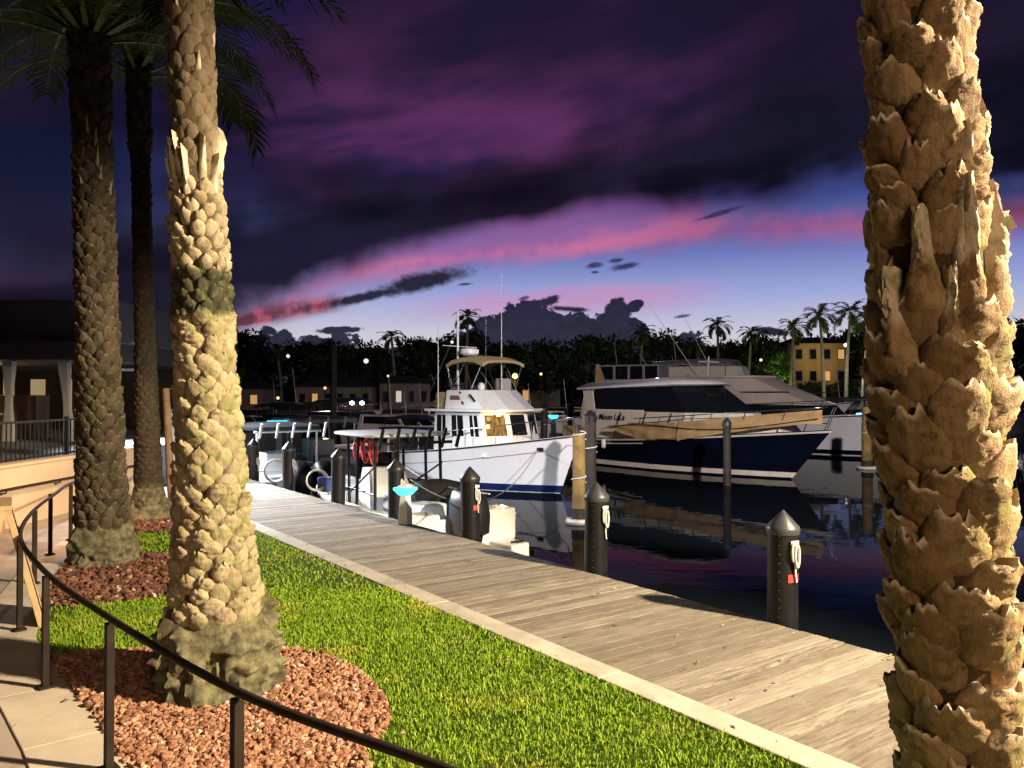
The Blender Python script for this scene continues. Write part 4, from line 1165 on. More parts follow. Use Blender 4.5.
for (u0, u1) in ((.1, .4), (.5, .9)): MB().panel(face(4), u0, u1, .45, .92).build('side_window', m_glass, TR)
m_litpane, b = new_mat('lit_pane')
b.inputs['Base Color'].default_value = (.03, .022, .01, 1); b.inputs['Roughness'].default_value = .1
E.nt.links.new(cmix(sstep(noise(vmul(coord(), (7, 7, .8)), 1.5, 3, .5), .35, .7), (.10, .05, .01), (.75, .42, .10)).k, b.inputs['Emission Color']); b.inputs['Emission Strength'].default_value = .55
for i, mm in ((1, m_litpane), (2, m_glass), (3, m_glass)):
    w = MB().panel(face(i), .12, .90, .46, .93, .006).build('windscreen_pane', mm, TR)
    f = face(i); mb = MB()
    for a in ((.085, .12, .42, .96), (.90, .935, .42, .96), (.12, .90, .42, .46), (.12, .90, .93, .96)): mb.panel(f, *a, .016, .01)
    mb.build('window_frame', m_white, TR)
ro = [(.45, -1.45), (2.95, -1.42), (3.30, -.5), (3.30, .5), (2.95, 1.42), (.45, 1.45)]
MB().prism(ro, 2.362, 2.44).build('roof', m_white, TR, bevel=.02)
fb = [(1.15, -1.22), (2.75, -1.2), (3.1, -.4), (3.1, .4), (2.75, 1.2), (1.15, 1.22)]
ft = [(1.15, -1.14), (2.1, -1.1), (2.38, -.36), (2.38, .36), (2.1, 1.1), (1.15, 1.14)]
loft_house(MB(), fb, ft, 2.441, 3.02).build('flybridge_coaming', m_white, TR, bevel=.02)
MB().prism([(1.2, -1.05), (2.05, -1.0), (2.3, -.3), (2.3, .3), (2.05, 1.0), (1.2, 1.05)], 3.0, 3.028).build('flybridge_cover', m_greycv, TR)
ff = face(0, fb, ft, 2.441, 3.02)
MB().panel(ff, .17, .50, .48, .72, .02).build('name_board', m_teak, TR, bevel=.02)
mb = MB(); mb.panel(ff, .53, .57, .25, .4, .03); mb.panel(ff, .56, .6, .82, .92, .03); mb.build('cleat', m_black, TR)
MB().tube([ff[0].lerp(ff[1], .66) + Vector((0, .03, .44)), ff[0].lerp(ff[1], .8) + Vector((0, .02, .24))], .035, 8).build('davit_arm', m_black, TR, 60)
MB().box((.82, 0, 2.70), (.5, 2.2, .52)).build('aft_canvas', m_khaki, TR, bevel=.06)
# bimini
xs = [.93, 1.2, 1.7, 2.2, 2.54]; zz = [3.88, 4.0, 4.07, 4.03, 3.9]
rings = []
for x_, z_ in zip(xs, zz):
    ys = [-.95 + 1.9 * k / 8 for k in range(9)]
    up = [Vector((x_, y, z_ + .05 - .09 * (abs(y) / .95) ** 2.5)) for y in ys]; dn = [Vector((x_, y, z_ - .02 - .10 * (abs(y) / .95) ** 2.5 - (.05 if abs(y) > .9 else 0))) for y in reversed(ys)]
    rings.append(up + dn)
MB().loft(rings).build('bimini_top', m_khaki, TR, 50)
for sg in (1, -1):
    for (a, c) in (((1.25, 3.02), (.98, 3.84)), ((1.35, 3.02), (1.75, 3.98)), ((2.1, 3.02), (2.48, 3.84)), ((2.15, 3.02), (1.7, 3.98))):
        MB().tube([(a[0], sg * 1.02, a[1]), (c[0], sg * .92, c[1])], .018, 6).build('bimini_leg', m_steel, TR, 60)
    MB().tube([(1.2, sg * 1.12, 3.16), (2.05, sg * 1.08, 3.16)], .016, 6).build('bridge_rail', m_steel, TR, 60)
MB().lathe([(.11, 3.03), (.12, 3.16), (.08, 3.24), (.01, 3.26)], 14, (1.9, -.35, 0)).build('bridge_lamp', m_white, TR, 50)
mb = MB(); mb.box((2.05, .5, 3.2), (.3, .5, .4)); mb.build('helm_seat', m_greycv, TR, bevel=.06)
# masts, radar and aerials
mast = MB().tube([(1.0, -.5, 2.44), (1.0, -.5, 5.55)], [.05, .032], 10).build('mast', m_alu, TR, 60)
MB().tube([(1.0, -1.15, 4.42), (1.0, .35, 4.42)], .018, 6).build('spreader', m_alu, mast, 60)
MB().lathe([(.24, 4.12), (.30, 4.18), (.30, 4.30), (.2, 4.36), (.02, 4.38)], 20, (1.42, -.4, 0)).build('radar_dome', m_white, TR, 40)
MB().tube([(1.42, -.4, 3.95), (1.42, -.4, 4.12)], .05, 8).build('radar_post', m_alu, TR)
for (x_, y_, z0_, z1_, r_) in ((.75, -1.12, 2.44, 5.05, .02), (2.25, .2, 3.03, 6.7, .02), (.9, .9, 2.5, 5.6, .014)):
    MB().tube([(x_, y_, z0_), (x_, y_, z1_)], [r_, r_ * .5], 6).build('aerial', m_alu, TR, 60)
mb = MB()
for e in ((.2, -1.3, 2.4), (.2, 1.3, 2.4), (2.4, -.9, 3.1)): mb.tube([(1.0, -.5, 5.0), e], .006, 4)
mb.build('stay_wires', m_steel, TR)
mb = MB().tube([(4.9, 0, 1.62), (5.75, 0, 1.78)], .06, 8); mb.box((5.62, 0, 1.62), (.34, .12, .22)); mb.build('anchor_roller', m_black, TR, bevel=.02)
x_, w_ = H.at(.93, 1.25); MB().box((x_, -w_ - .03, 1.3), (.2, .06, .1), .5).build('hawse_plate', m_black, TR, bevel=.02)
x_, w_ = H.at(.48, .78); MB().lathe([(.05, 0), (.06, .03), (.03, .05)], 10, (x_, -w_ - .02, .78)).build('exhaust_port', m_black, TR)
MB().lathe([(.05, 0), (.07, .05), (.07, .09), (.02, .11)], 12, (3.22, -.98, 2.24)).build('deck_lamp', G('warm_lamp', (1.0, .62, .22), 14), TR)
def hang(a, b_, sag, r, mat, name, label, n=22):
    a, b_ = Vector(a), Vector(b_)
    pts = [a.lerp(b_, i / n) + Vector((0, 0, -sag * 4 * (i / n) * (1 - i / n))) for i in range(n + 1)]
    return tag(MB().tube(pts, r, 6).build(name, mat, None, 60), label, 'rope', 'mooring lines')
mw = TR.matrix_basis
def hp(q, z, off=.05, sg=-1):
    x, w = H.at(q, z); return mw @ Vector((x, sg * (w + off), z))
hang(hp(.925, 1.27, .07), dock(4.85, .25, .62), .85, .012, m_ropeg, 'mooring_line', 'dark line slung along the trawler side from its bow fairlead')
hang(hp(.985, 1.45, .07), (1.5, 17.88, 0.9), .05, .016, m_rope, 'mooring_line', 'short pale line from the trawler bow to the yellowish piling')
hang(hp(.5, .75, .04), dock(2.55, .25, .62), .18, .012, m_rope, 'mooring_line', 'pale line from the trawler side down to the red-banded pile')

# ---- navy yacht ---------------------------------------------------
NV = at_boat('motor_yacht', 'navy-hulled yacht with cream cabin, long dark window and tan covers on its rail', (6.9, 30.87), -54.3, 'motor yacht', 'motor yachts in the basin')
sh2 = lambda q: 1.12 + .62 * max(0., (q - .2) / .8) ** 1.6
H2 = Hull(12, 3.9, sh2, rake=1.9, flare=1.7, stern=.92, wl=.84, full=2.3, draft=.4)
H2.hull('hull', m_navy, NV, 40, 14)
H2.band('boot_stripe', m_cream, NV, .06, .24, off=.008, t0=.01)
H2.band('rub_rail', m_cream, NV, -.10, -.035, rel=True, off=.03)
H2.band('waist_stripe', m_cream, NV, -.24, -.20, rel=True, off=.008, t0=.2, t1=.5)
H2.deck('deck', m_cream, NV, 0, .995, .04, .04)
hb = [(-4.9, -1.45), (1.0, -1.48), (2.75, -.95), (3.1, 0), (2.75, .95), (1.0, 1.48), (-4.9, 1.45)]
ht = [(-4.7, -1.40), (1.0, -1.42), (2.6, -.85), (2.9, 0), (2.6, .85), (1.0, 1.42), (-4.7, 1.40)]
loft_house(MB(), hb, ht, 1.1, 2.22).build('deckhouse', m_cream, NV, bevel=.05)
# the glazed upper house with rounded roof
gb = [(-4.65, -1.37), (1.0, -1.39), (2.45, -.8), (2.75, 0), (2.45, .8), (1.0, 1.39), (-4.65, 1.37)]
gt = [(-4.9, -1.22), (.1, -1.22), (.95, -.7), (1.1, 0), (.95, .7), (.1, 1.22), (-4.9, 1.22)]
loft_house(MB(), gb, gt, 2.221, 3.22).build('window_band', m_glass, NV)
rr = []
for z_, f, dx in ((3.20, 1.08, 0), (3.26, 1.12, .02), (3.36, 1.08, .0), (3.46, .9, -.1), (3.52, .55, -.3)):
    rr.append([Vector((-2.2 + (x + 2.2) * f + dx, y * f, z_ + (-.16 if x < -4.4 else 0) * (1 if f > 1 else .6))) for x, y in gt])
MB().loft(rr).build('hardtop', m_hull, NV, 60)
gf = lambda i: [V3(gb[i], 2.221), V3(gb[(i + 1) % 7], 2.221), V3(gt[(i + 1) % 7], 3.22), V3(gt[i], 3.22)]
MB().panel(gf(0), 0, .12, -.0, 1.0, .03, .02).build('aft_pillar', m_cream, NV, bevel=.02)
MB().panel(gf(5), .88, 1.0, -.0, 1.0, .03, .02).build('aft_pillar', m_cream, NV, bevel=.02)
MB().panel(gf(6), .06, .94, 0, 1, .02, .02).build('aft_door', m_dkred, NV)
MB().panel(gf(0), .36, .375, 0, 1, .01).build('window_bar', m_black, NV)
MB().panel(gf(0), .12, .62, -.02, .05, .03).build('window_sill', m_white, NV)
# name on the cabin side
def lettering(txt, size, mat, parent, loc, rot, ext=.004, name='lettering', shear=0.):
    cu = bpy.data.curves.new(name, 'FONT'); cu.body = txt; cu.size = size; cu.extrude = ext; cu.shear = shear; cu.offset = size * .012
    o = bpy.data.objects.new(name, cu); COL.objects.link(o)
    bpy.context.view_layer.update()
    me = bpy.data.meshes.new_from_object(o.evaluated_get(bpy.context.evaluated_depsgraph_get()))
    bpy.data.objects.remove(o); me.materials.clear(); me.materials.append(mat)
    o = bpy.data.objects.new(name, me); COL.objects.link(o); o.parent = parent; o.location = loc; o.rotation_euler = rot
    return o
lettering('Moon LaLa', .34, m_black, NV, (-3.7, -1.455, 1.86), (R(88), 0, 0), shear=.35)
for q in (-4.1, -2.6, -1.2, .1, 1.2):
    MB().tube([(q, -1.62, 1.2), (q + .3, -1.5, 2.2)], .016, 6).build('grab_post', m_black, NV, 60)
rail(NV, H2, .46, .985, .74, -.06, 6, .35, m_steel, .02)
MB().tube([(-4.9, -1.5, 1.15), (-5.2, -1.5, 1.7), (-5.7, -1.5, 1.7), (-5.8, -1.5, 1.15)], .02, 6).build('stern_rail', m_steel, NV, 60)
def cover(t0, t1, zt, zb, label_mat, name, off=.05, taper=None):
    mb = MB(); rings = []; n = 26
    for i in range(n + 1):
        f = i / n; t = t0 + (t1 - t0) * f
        a, c = zt(f), zb(f)
        rg = math.sin(f * 31) * .02 + math.sin(f * 57 + 1) * .012
        row = []
        for k in range(7):
            z = sh2(t) + c + (a - c) * k / 6; x, w = H2.at(t, sh2(t))
            row.append(Vector((x, -(w + off + rg * (1 - k / 7) + .03 * math.sin(k * 1.1 + f * 9)), z)))
        back = [p + Vector((0, .012, 0)) for p in reversed(row)]
        rings.append(row + back)
    mb.loft(rings); return mb.build(name, m_tan, NV, 70)
cover(.05, .20, lambda f: .46 - .04 * f, lambda f: -.02, None, 'rail_cover')
cover(.33, .64, lambda f: .50 + .02 * f, lambda f: .42 - .48 * min(1, f * 1.9), None, 'rail_cover')
cover(.645, .985, lambda f: .52 + .14 * f, lambda f: -.16 + .42 * f ** .8 * (1 if f < .93 else .9), None, 'rail_cover')
MB().tube([(x, y - .11, z + .35 + .16 * math.sin(i * .25)) for i, (x, y, z) in enumerate(H2.line(.3, .98, 0, .0, 26, -1))], .014, 6).build('cover_cord', m_black, NV, 60)
# fenders and stern fitting
for q in (.17, .31):
    x_, w_ = H2.at(q, .9); MB().lathe([(.02, -.2), (.09, -.15), (.1, 0), (.09, .15), (.02, .2)], 12, (x_, -w_ - .13, .92)).build('fender', m_hull, NV, 60)
x_, w_ = H2.at(.03, .4); MB().lathe([(.02, -.3), (.15, -.22), (.17, 0), (.15, .22), (.02, .3)], 14, (x_, -w_ - .18, .42)).build('fender', m_hull, NV, 60)
# foredeck shapes
MB().loft([[Vector((x, y, z)) for x, y in ((a, -w_), (b_, -w_ * .55), (b_, w_ * .55), (a, w_))] for z, a, b_, w_ in ((1.5, 2.4, 4.6, 1.1), (1.85, 2.5, 4.3, .95), (1.93, 2.7, 4.0, .7))]).build('cabin_trunk', m_cream, NV, bevel=.06)
MB().box((3.4, -.1, 1.98), (.55, .55, .06)).build('deck_hatch', m_glass, NV, bevel=.02)

# ---- taupe cruiser behind the navy yacht ---------------------------
CR = at_boat('motor_yacht', 'larger taupe and white cruiser with sloping coachroof, moored behind the navy yacht', (13.0, 42.0), -54.3, 'motor yacht', 'motor yachts in the basin')
sh3 = lambda q: 1.5 + .55 * max(0., (q - .2) / .8) ** 1.6
H3 = Hull(15, 4.4, sh3, rake=2.2, flare=1.7, stern=.92, wl=.84, full=2.3, draft=.4)
H3.hull('hull', m_hull, CR, 34, 10); H3.band('boot_stripe', m_navy, CR, .04, .26, off=.008); H3.deck('deck', m_taupe, CR, 0, .995, .04, .04)
H3.band('rub_rail', m_rub, CR, -.10, -.05, rel=True, off=.03)
cb = [(-6.2, -1.8), (1.5, -1.85), (4.6, -1.1), (5.4, 0), (4.6, 1.1), (1.5, 1.85), (-6.2, 1.8)]
ct = [(-6.0, -1.75), (1.2, -1.8), (3.8, -1.0), (4.4, 0), (3.8, 1.0), (1.2, 1.8), (-6.0, 1.75)]
loft_house(MB(), cb, ct, 1.5, 2.35).build('window_band', m_glass, CR)
c2b = ct; c2t = [(-5.6, -1.6), (-1.2, -1.6), (.2, -.9), (.5, 0), (.2, .9), (-1.2, 1.6), (-5.6, 1.6)]
loft_house(MB(), [(x * 1.02, y * 1.05) for x, y in c2b], c2t, 2.351, 3.75).build('coachroof', m_taupe, CR, bevel=.08)
MB().prism([(-5.9, -1.7), (-1.0, -1.7), (.4, -.9), (.4, .9), (-1.0, 1.7), (-5.9, 1.7)], 3.752, 3.86).build('hardtop', m_taupe, CR, bevel=.04)
MB().panel([Vector((-5.7, -1.82, 2.36)), Vector((1.2, -1.87, 2.36)), Vector((-1.2, -1.6, 3.75)), Vector((-5.6, -1.6, 3.75))], .05, .8, .5, .85, .02).build('side_window', m_glass, CR)
MB().panel([Vector((1.25, -1.90, 2.36)), Vector((4.3, -1.02, 2.36)), Vector((.2, -.9, 3.75)), Vector((-1.2, -1.6, 3.75))], 0, 1, .44, .47, .03).build('trim_line', m_rub, CR)
rail(CR, H3, .5, .985, .7, -.06, 6, .3, m_steel, .02)
mb = MB().tube([(-3.5, 0, 3.86), (-3.4, 0, 5.0)], .05, 8); mb.box((-3.4, 0, 4.7), (.3, 1.4, .08)); mb.build('radar_mast', m_white, CR, 60)
# ------------------------------------------------------------------ handrail, wall, terrace and pavilion on the left
m_iron = M('dark_bronze_rail', (0.024, 0.017, 0.013), 0.55, 0.0, var=0.2, vs=8, spec=.06)
def smooth_path(pts, n=8):
    P = [Vector(p) for p in pts]; out = []
    for i in range(len(P) - 1):
        a = P[max(i - 1, 0)]; b_ = P[i]; c = P[i + 1]; d = P[min(i + 2, len(P) - 1)]
        for k in range(n):
            t = k / n
            out.append(0.5 * ((2 * b_) + (c - a) * t + (2 * a - 5 * b_ + 4 * c - d) * t * t + (3 * b_ - a - 3 * c + d) * t ** 3))
    return out + [P[-1]]
HR = thing('handrail', 'dark metal handrail curving along the walkway past the rock beds', 'railing', (-2.1, 4.2, 0))
base = Vector((-2.1, 4.2, 0))
rp = [(.35, 2.0, .86), (-.22, 2.46, .86), (-1.06, 3.1, .853), (-2.13, 4.25, .815), (-3.16, 5.44, .79), (-4.14, 6.75, .80), (-4.9, 8.2, .80), (-5.55, 9.75, .79), (-6.0, 10.9, .79), (-6.75, 13.6, .8)]
pth = [p - base for p in smooth_path(rp)]
MB().tube(pth, .018, 10).build('top_rail', m_iron, HR, 60)
for (x_, y_, z_) in ((.35, 2.0, .86), (-1.06, 3.1, .853), (-2.13, 4.25, .815), (-3.16, 5.44, .79), (-4.14, 6.75, .80), (-5.0, 8.4, .80), (-5.7, 9.9, .79), (-6.0, 10.9, .79), (-6.75, 13.6, .8)):
    MB().box((x_ - base.x, y_ - base.y, z_ / 2 - .012), (.042, .042, z_ - .025), R(45)).build('post', m_iron, HR, bevel=.004)
    MB().box((x_ - base.x, y_ - base.y, .022), (.09, .09, .018), R(45)).build('base_plate', m_iron, HR)

# folding wooden sign seen edge-on
m_pale = M('pale_pine', (0.42, 0.27, 0.13), 0.6, var=0.15, vs=6, bmp=.2, bs=40)
AF = thing('sandwich_board', 'folding wooden sandwich board standing edge-on at the bend of the handrail', 'sign', (-4.42, 7.0, .012), R(32))
for sg in (1, -1):
    m_ = Matrix.Rotation(sg * R(14), 4, 'Y')
    MB().box((sg * -.14, 0, .51), (.035, .6, 1.05), m=m_).build('panel', m_black, AF)
    for yy in (-.32, .32): MB().box((sg * -.14, yy, .51), (.05, .05, 1.08), m=m_).build('leg', m_pale, AF, bevel=.005)
MB().box((0, 0, 1.03), (.09, .7, .04)).build('hinge_strip', m_pale, AF, bevel=.005)

# retaining wall
m_stucco = M('warm_stucco', (0.46, 0.34, 0.23), 0.9, var=0.08, vs=1.2, bmp=.4, bs=70, dirt=(0.34, 0.25, 0.17))
RW = thing('retaining_wall', 'beige stucco retaining wall below the picket fence', 'wall', (-7.6, 11, 0))
MB().box((0, 0, .45), (.22, 10.4, .9)).build('wall_body', m_stucco, RW)
MB().box((0, 0, .925), (.27, 10.5, .05)).build('coping', m_stucco, RW, bevel=.01)
WR = thing('wall_handrail', 'dark handrail fixed along the beige retaining wall', 'railing', (-7.38, 11, .6))
MB().tube([(0, -5.1, 0), (0, 5.1, .0)], .022, 8).build('rail', m_iron, WR, 60)
for k in range(8):
    MB().tube([(-.10, -4.9 + k * 1.4, -.06), (-.01, -4.9 + k * 1.4, -.05), (0, -4.9 + k * 1.4, -.01)], .012, 6).build('bracket', m_iron, WR, 60)
S(MB().box((-24.6, 13, .42), (33.76, 40, .90)).build('terrace', m_conc_w))
m_fence = M('black_fence_paint', (0.012, 0.013, 0.015), 0.4, .3, var=0.2)
FN = thing('picket_fence', 'black metal picket fence on top of the retaining wall', 'fence', (-7.82, 11.0, .872))
MB().box((0, 0, .68), (.04, 10.3, .035)).build('rail', m_fence, FN)
MB().box((0, 0, .10), (.03, 10.3, .03)).build('rail', m_fence, FN)
mb = MB()
for k in range(86): mb.box((0, -5.1 + k * .12, .38), (.016, .016, .62))
mb.build('pickets', m_fence, FN)
for k in range(6): MB().box((0, -5.1 + k * 2.04, .36), (.06, .06, .75)).build('post', m_fence, FN)

# pavilion behind the terrace fence
m_roof = M('dark_roof', (0.012, 0.012, 0.013), 0.8, var=0.25, vs=2)
m_par = M('grey_parapet', (0.03, 0.03, 0.032), 0.85, var=0.12, vs=0.8)
m_drape = M('white_drape', (0.40, 0.37, 0.32), 0.85, var=0.08, vs=3)
m_colw = M('column_paint', (0.42, 0.36, 0.28), 0.7, var=.1)
m_bwall = M('brown_wall', (0.09, 0.06, 0.04), 0.8, var=.2, vs=1)
PV = thing('pavilion', 'dark-roofed open pavilion with white drapes and lit interior beyond the fence', 'building', (-14, 21, .87))
MB().box((-3.2, 1.0, 2.1), (16.0, 8.6, .42)).build('roof', m_roof, PV)
MB().box((3.1, 1.0, 2.78), (3.9, 8.2, .93)).build('parapet', m_par, PV)
MB().box((-5.4, 1.0, 2.86), (11.4, 8.2, 1.09)).build('upper_storey', m_roof, PV)
MB().box((-3.2, 4.9, .94), (15.4, .2, 1.86)).build('back_wall', m_bwall, PV)
for k in range(7): MB().box((-10.6 + k * 2.5, -2.9, .94), (.16, .16, 1.88)).build('column', m_colw, PV, bevel=.01)
def drape(x, y, lean, parent):
    mb = MB(); rings = []
    for i in range(11):
        f = i / 10; w = .13 - .06 * math.sin(f * PI) ** 2 + .01; cx = lean * (1 - f) * .5
        ring = []
        for k in range(16):
            a = 2 * PI * k / 16; rr_ = 1 + .22 * math.sin(a * 5)
            ring.append(Vector((x + cx + w * rr_ * math.cos(a), y + w * .5 * rr_ * math.sin(a), .05 + 1.83 * f)))
        rings.append(ring)
    mb.loft(rings); mb.build('drape', m_drape, parent, 60)
for (x_, l_) in ((4.35, .5), (3.75, .3), (2.5, .0), (1.7, -.1), (-.3, 0), (-1.0, .2)): drape(x_, -2.72, l_, PV)
MB().box((-1.2, -.6, .55), (6.5, .6, 1.1)).build('bar_counter', m_teak, PV, bevel=.02)
m_lw = G('lit_window', (1.0, .72, .38), .3)
for k in range(9): MB().box((-7.0 + k * 1.15 + .2 * math.sin(k * 5), 4.78, 1.0), (.22 + .12 * (k % 3), .03, 1.2)).build('window', m_lw, PV)
MB().box((3.9, 4.78, 1.2), (.5, .03, .5)).build('window', G('cool_window', (.35, .6, 1.0), .8), PV)
# furniture on the terrace
def cafe_table(x_, y_, label):
    t = thing('cafe_table', label, 'table', (x_, y_, .871), group='terrace tables')
    MB().lathe([(.38, .70), (.38, .735)], 20).build('table_top', m_alu, t, 40)
    MB().lathe([(.25, 0), (.24, .02), (.03, .05), (.03, .70)], 14).build('pedestal_leg', m_iron, t, 40)
cafe_table(-9.6, 14.2, 'round terrace table nearest the picket fence corner')
cafe_table(-10.8, 16.3, 'round terrace table closest to the pavilion drapes')

# lamp post with floodlights that lights the far end of the boardwalk
LP = thing('lamp_post', 'white lamp post with two crossarms and floodlights by the boardwalk head', 'lamp post', (-9.3, 20.4, .0))
MB().tube([(0, 0, 0), (0, 0, 3.3)], .05, 10).build('pole', m_alu, LP, 60)
for z_ in (3.15, 2.62): MB().box((-.35, 0, z_), (.9, .06, .07)).build('crossarm', m_alu, LP, bevel=.01)
m_ww = G('white_lamp', (1.0, .9, .72), 12)
for x_ in (-.75, -.1): 
    h_ = MB().box((x_, -.06, 2.50), (.18, .14, .12)).build('lamp_housing', m_alu, LP, bevel=.01)
    MB().box((x_, -.135, 2.49), (.13, .012, .08)).build('lamp_glass', m_ww, h_)
m_post = M('brown_post_wood', (0.20, 0.125, 0.07), 0.8, var=.3, vs=5, bmp=.4, bs=25)
o = MB().tube([(0, 0, 0), (-.13, .02, 2.1)], [.07, .06], 12).build('wooden_post', m_post, None, 60)
o.location = (-5.98, 14.1, 0.0); tag(o, 'slightly leaning brown wooden post between the palms at far left', 'post')
KS = thing('kiosk', 'tall white kiosk with rounded top and blue side panel beyond the slim palm', 'kiosk', (-6.95, 17.0, .004), R(-20))
pf = [(-.28, 0), (.28, 0), (.28, 1.35)] + [(.28 * math.cos(a), 1.35 + .42 * math.sin(a)) for a in [PI * k / 12 for k in range(1, 12)]] + [(-.28, 1.35)]
MB().loft([[Vector((x_, y_, z_)) for x_, z_ in pf] for y_ in (-.2, .2)]).build('body', m_hull, KS, bevel=.015)
MB().box((-.31, 0, .85), (.05, .36, 1.3)).build('side_panel', M('blue_panel', (.02, .07, .32), .4), KS, bevel=.01)
GR = thing('guard_rail', 'grey steel guard rail at the head of the boardwalk', 'railing', (-6.35, 15.3, .004))
mb = MB()
MB().tube([(-.55, 1.3, 0), (-.55, 1.3, .86), (-.5, 1.2, .9), (.5, -1.2, .9), (.55, -1.3, .86), (.55, -1.3, 0)], .025, 8).build('top_rail', m_steel, GR, 60)
MB().tube([(-.55, 1.3, .45), (.55, -1.3, .45)], .018, 8).build('mid_rail', m_steel, GR, 60)
# ------------------------------------------------------------------ far shore: trees, palms, houses, lamps
def leaf_mat(name, a, c_):
    m, b = new_mat(name); isl = island()
    setcol(b, cmix(isl, a, c_)); b.inputs['Roughness'].default_value = .6; b.inputs['Specular IOR Level'].default_value = .2
    return m
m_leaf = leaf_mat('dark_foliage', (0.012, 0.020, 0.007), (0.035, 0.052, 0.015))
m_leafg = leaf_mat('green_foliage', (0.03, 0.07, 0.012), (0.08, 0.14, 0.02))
m_bark = M('grey_bark', (0.10, 0.08, 0.06), .9, var=.3, vs=3)
m_bark2 = M('pale_palm_bark', (0.17, 0.14, 0.11), .9, var=.3, vs=3)

def broad(x, y, h, r, label, seed, mat=None, z0=.33, n=2600, leaf=.34, group='trees along the far shore'):
    rg = np.random.default_rng(seed)
    t = thing('broadleaf_tree' if h > 4 else 'bush', label, 'tree' if h > 4 else 'bush', (x, y, z0), group=group)
    mb = MB(); mb.tube([(0, 0, -.2), (.1, 0, h * .25), (.05, .1, h * .55), (.1, 0, h * .8)], [.05 * h * .6, .04 * h * .5, .03 * h * .5, .01 * h], 8)
    K = 13; cl = []
    for k in range(K):
        a = rg.uniform(0, 2 * PI); q = rg.uniform(.15, .85); zz = h * rg.uniform(.38, .92)
        env = math.sin(min(1, max(.05, (1.05 - (zz / h - .3) * 1.1))) * PI / 2)
        c = np.array([math.cos(a) * r * q * env, math.sin(a) * r * q * env, zz]); cl.append((c, r * rg.uniform(.22, .46)))
        mb.tube([(0.05, 0, h * .35), (c[0] * .5, c[1] * .5, h * .35 + (c[2] - h * .35) * .6), tuple(c)], [.012 * h, .008 * h, .003 * h], 5)
    mb.build('trunk', m_bark, t, 60)
    per = n // K; V = []; 
    for c, s in cl:
        d = rg.normal(0, 1, (per, 3)); d /= np.linalg.norm(d, axis=1)[:, None]
        P = c + d * (s * rg.uniform(.25, 1.12, per) ** .6)[:, None] * np.array([1, 1, .75])
        a = rg.normal(0, 1, (per, 3)); a /= np.linalg.norm(a, axis=1)[:, None]; b_ = np.cross(a, d); b_ /= np.linalg.norm(b_, axis=1)[:, None] + 1e-6
        l = leaf * rg.uniform(.5, 1.2, per)[:, None]
        V.append(np.stack([P - a * l, P + b_ * l * .5, P + a * l, P - b_ * l * .5], 1))
    V = np.concatenate(V).reshape(-1, 3); F = np.arange(len(V)).reshape(-1, 4)
    mesh_np('crown', V, F, mat or m_leaf, t)
    return t

def far_palm(x, y, h, L, label, seed, z0=.33, bend=0.0, mat=None, nf=17):
    rg = np.random.default_rng(seed)
    t = thing('coconut_palm', label, 'palm tree', (x, y, z0), group='coconut palms along the far shore')
    pts = [(bend * (q / 8) ** 2, 0, h * q / 8) for q in range(9)]
    MB().tube(pts, [.22 - .09 * q / 8 for q in range(9)], 8).build('trunk', m_bark2, t, 60)
    V = []; F = []; MI = []
    for k in range(nf):
        q = k / nf
        v, f, mi = frond_arrays((bend, 0, h), k * 2.4 + rg.normal(0, .2), R(75) - R(105) * q, L * rg.uniform(.85, 1.15), R(80) + rg.uniform(0, .6), 22, .085, L * .24, seed * 50 + k)
        o = len(V); V += v; F += [[i + o for i in x] for x in f]; MI += mi
    mesh_np('crown', np.array(V), np.array(F), [mat or m_frond, m_rachis], t, midx=MI)
    return t

def X(px, d): return (px - 512) / 800 * d
def Hh(py, d): return 2 + (394 - py) / 800 * d - .33
tl = [
    (222, 346, 108, 5.5, 'round dark tree far left, just right of the near left palm trunk'),
    (262, 343, 106, 5.0, 'dark tree on the far shore left of the very tall slim pole'),
    (300, 347, 104, 5.5, 'broad dark tree on the far shore directly left of the slim pole'),
    (352, 345, 102, 5.0, 'dark tree on the far shore right of the slim pole'),
    (392, 352, 98, 4.6, 'low dark tree on the far shore between the slim pole and the trawler masts'),
    (425, 340, 96, 4.6, 'dark tree on the far shore left of the trawler mast'),
    (468, 335, 95, 5.2, 'dark tree on the far shore behind the trawler mast'),
    (512, 348, 92, 4.6, 'dark tree on the far shore behind the trawler bimini'),
    (548, 346, 90, 4.6, 'dark tree on the far shore right of the trawler bimini'),
    (585, 341, 90, 4.4, 'dark tree on the far shore above the blue-lit boat'),
    (622, 343, 88, 4.2, 'dark tree on the far shore above the navy yacht roof'),
    (660, 337, 92, 4.2, 'bushy dark tree left of the two small coconut palms'),
    (690, 347, 92, 4.0, 'low dark tree between the bushy tree and the small coconut palms'),
    (765, 338, 94, 4.6, 'tall dark tree directly left of the lit green tree'),
    (792, 342, 100, 4.0, 'dark tree behind the yellow house roof'),
    (880, 333, 92, 5.0, 'dark tree half hidden behind the right palm trunk'),
    (960, 330, 84, 5.0, 'dark tree hidden mostly behind the right palm trunk'),
    (1012, 322, 80, 4.4, 'tall dark tree at the right picture edge beyond the right palm'),
    (1060, 318, 80, 5.0, 'dark tree at the far right end of the shore'),
]
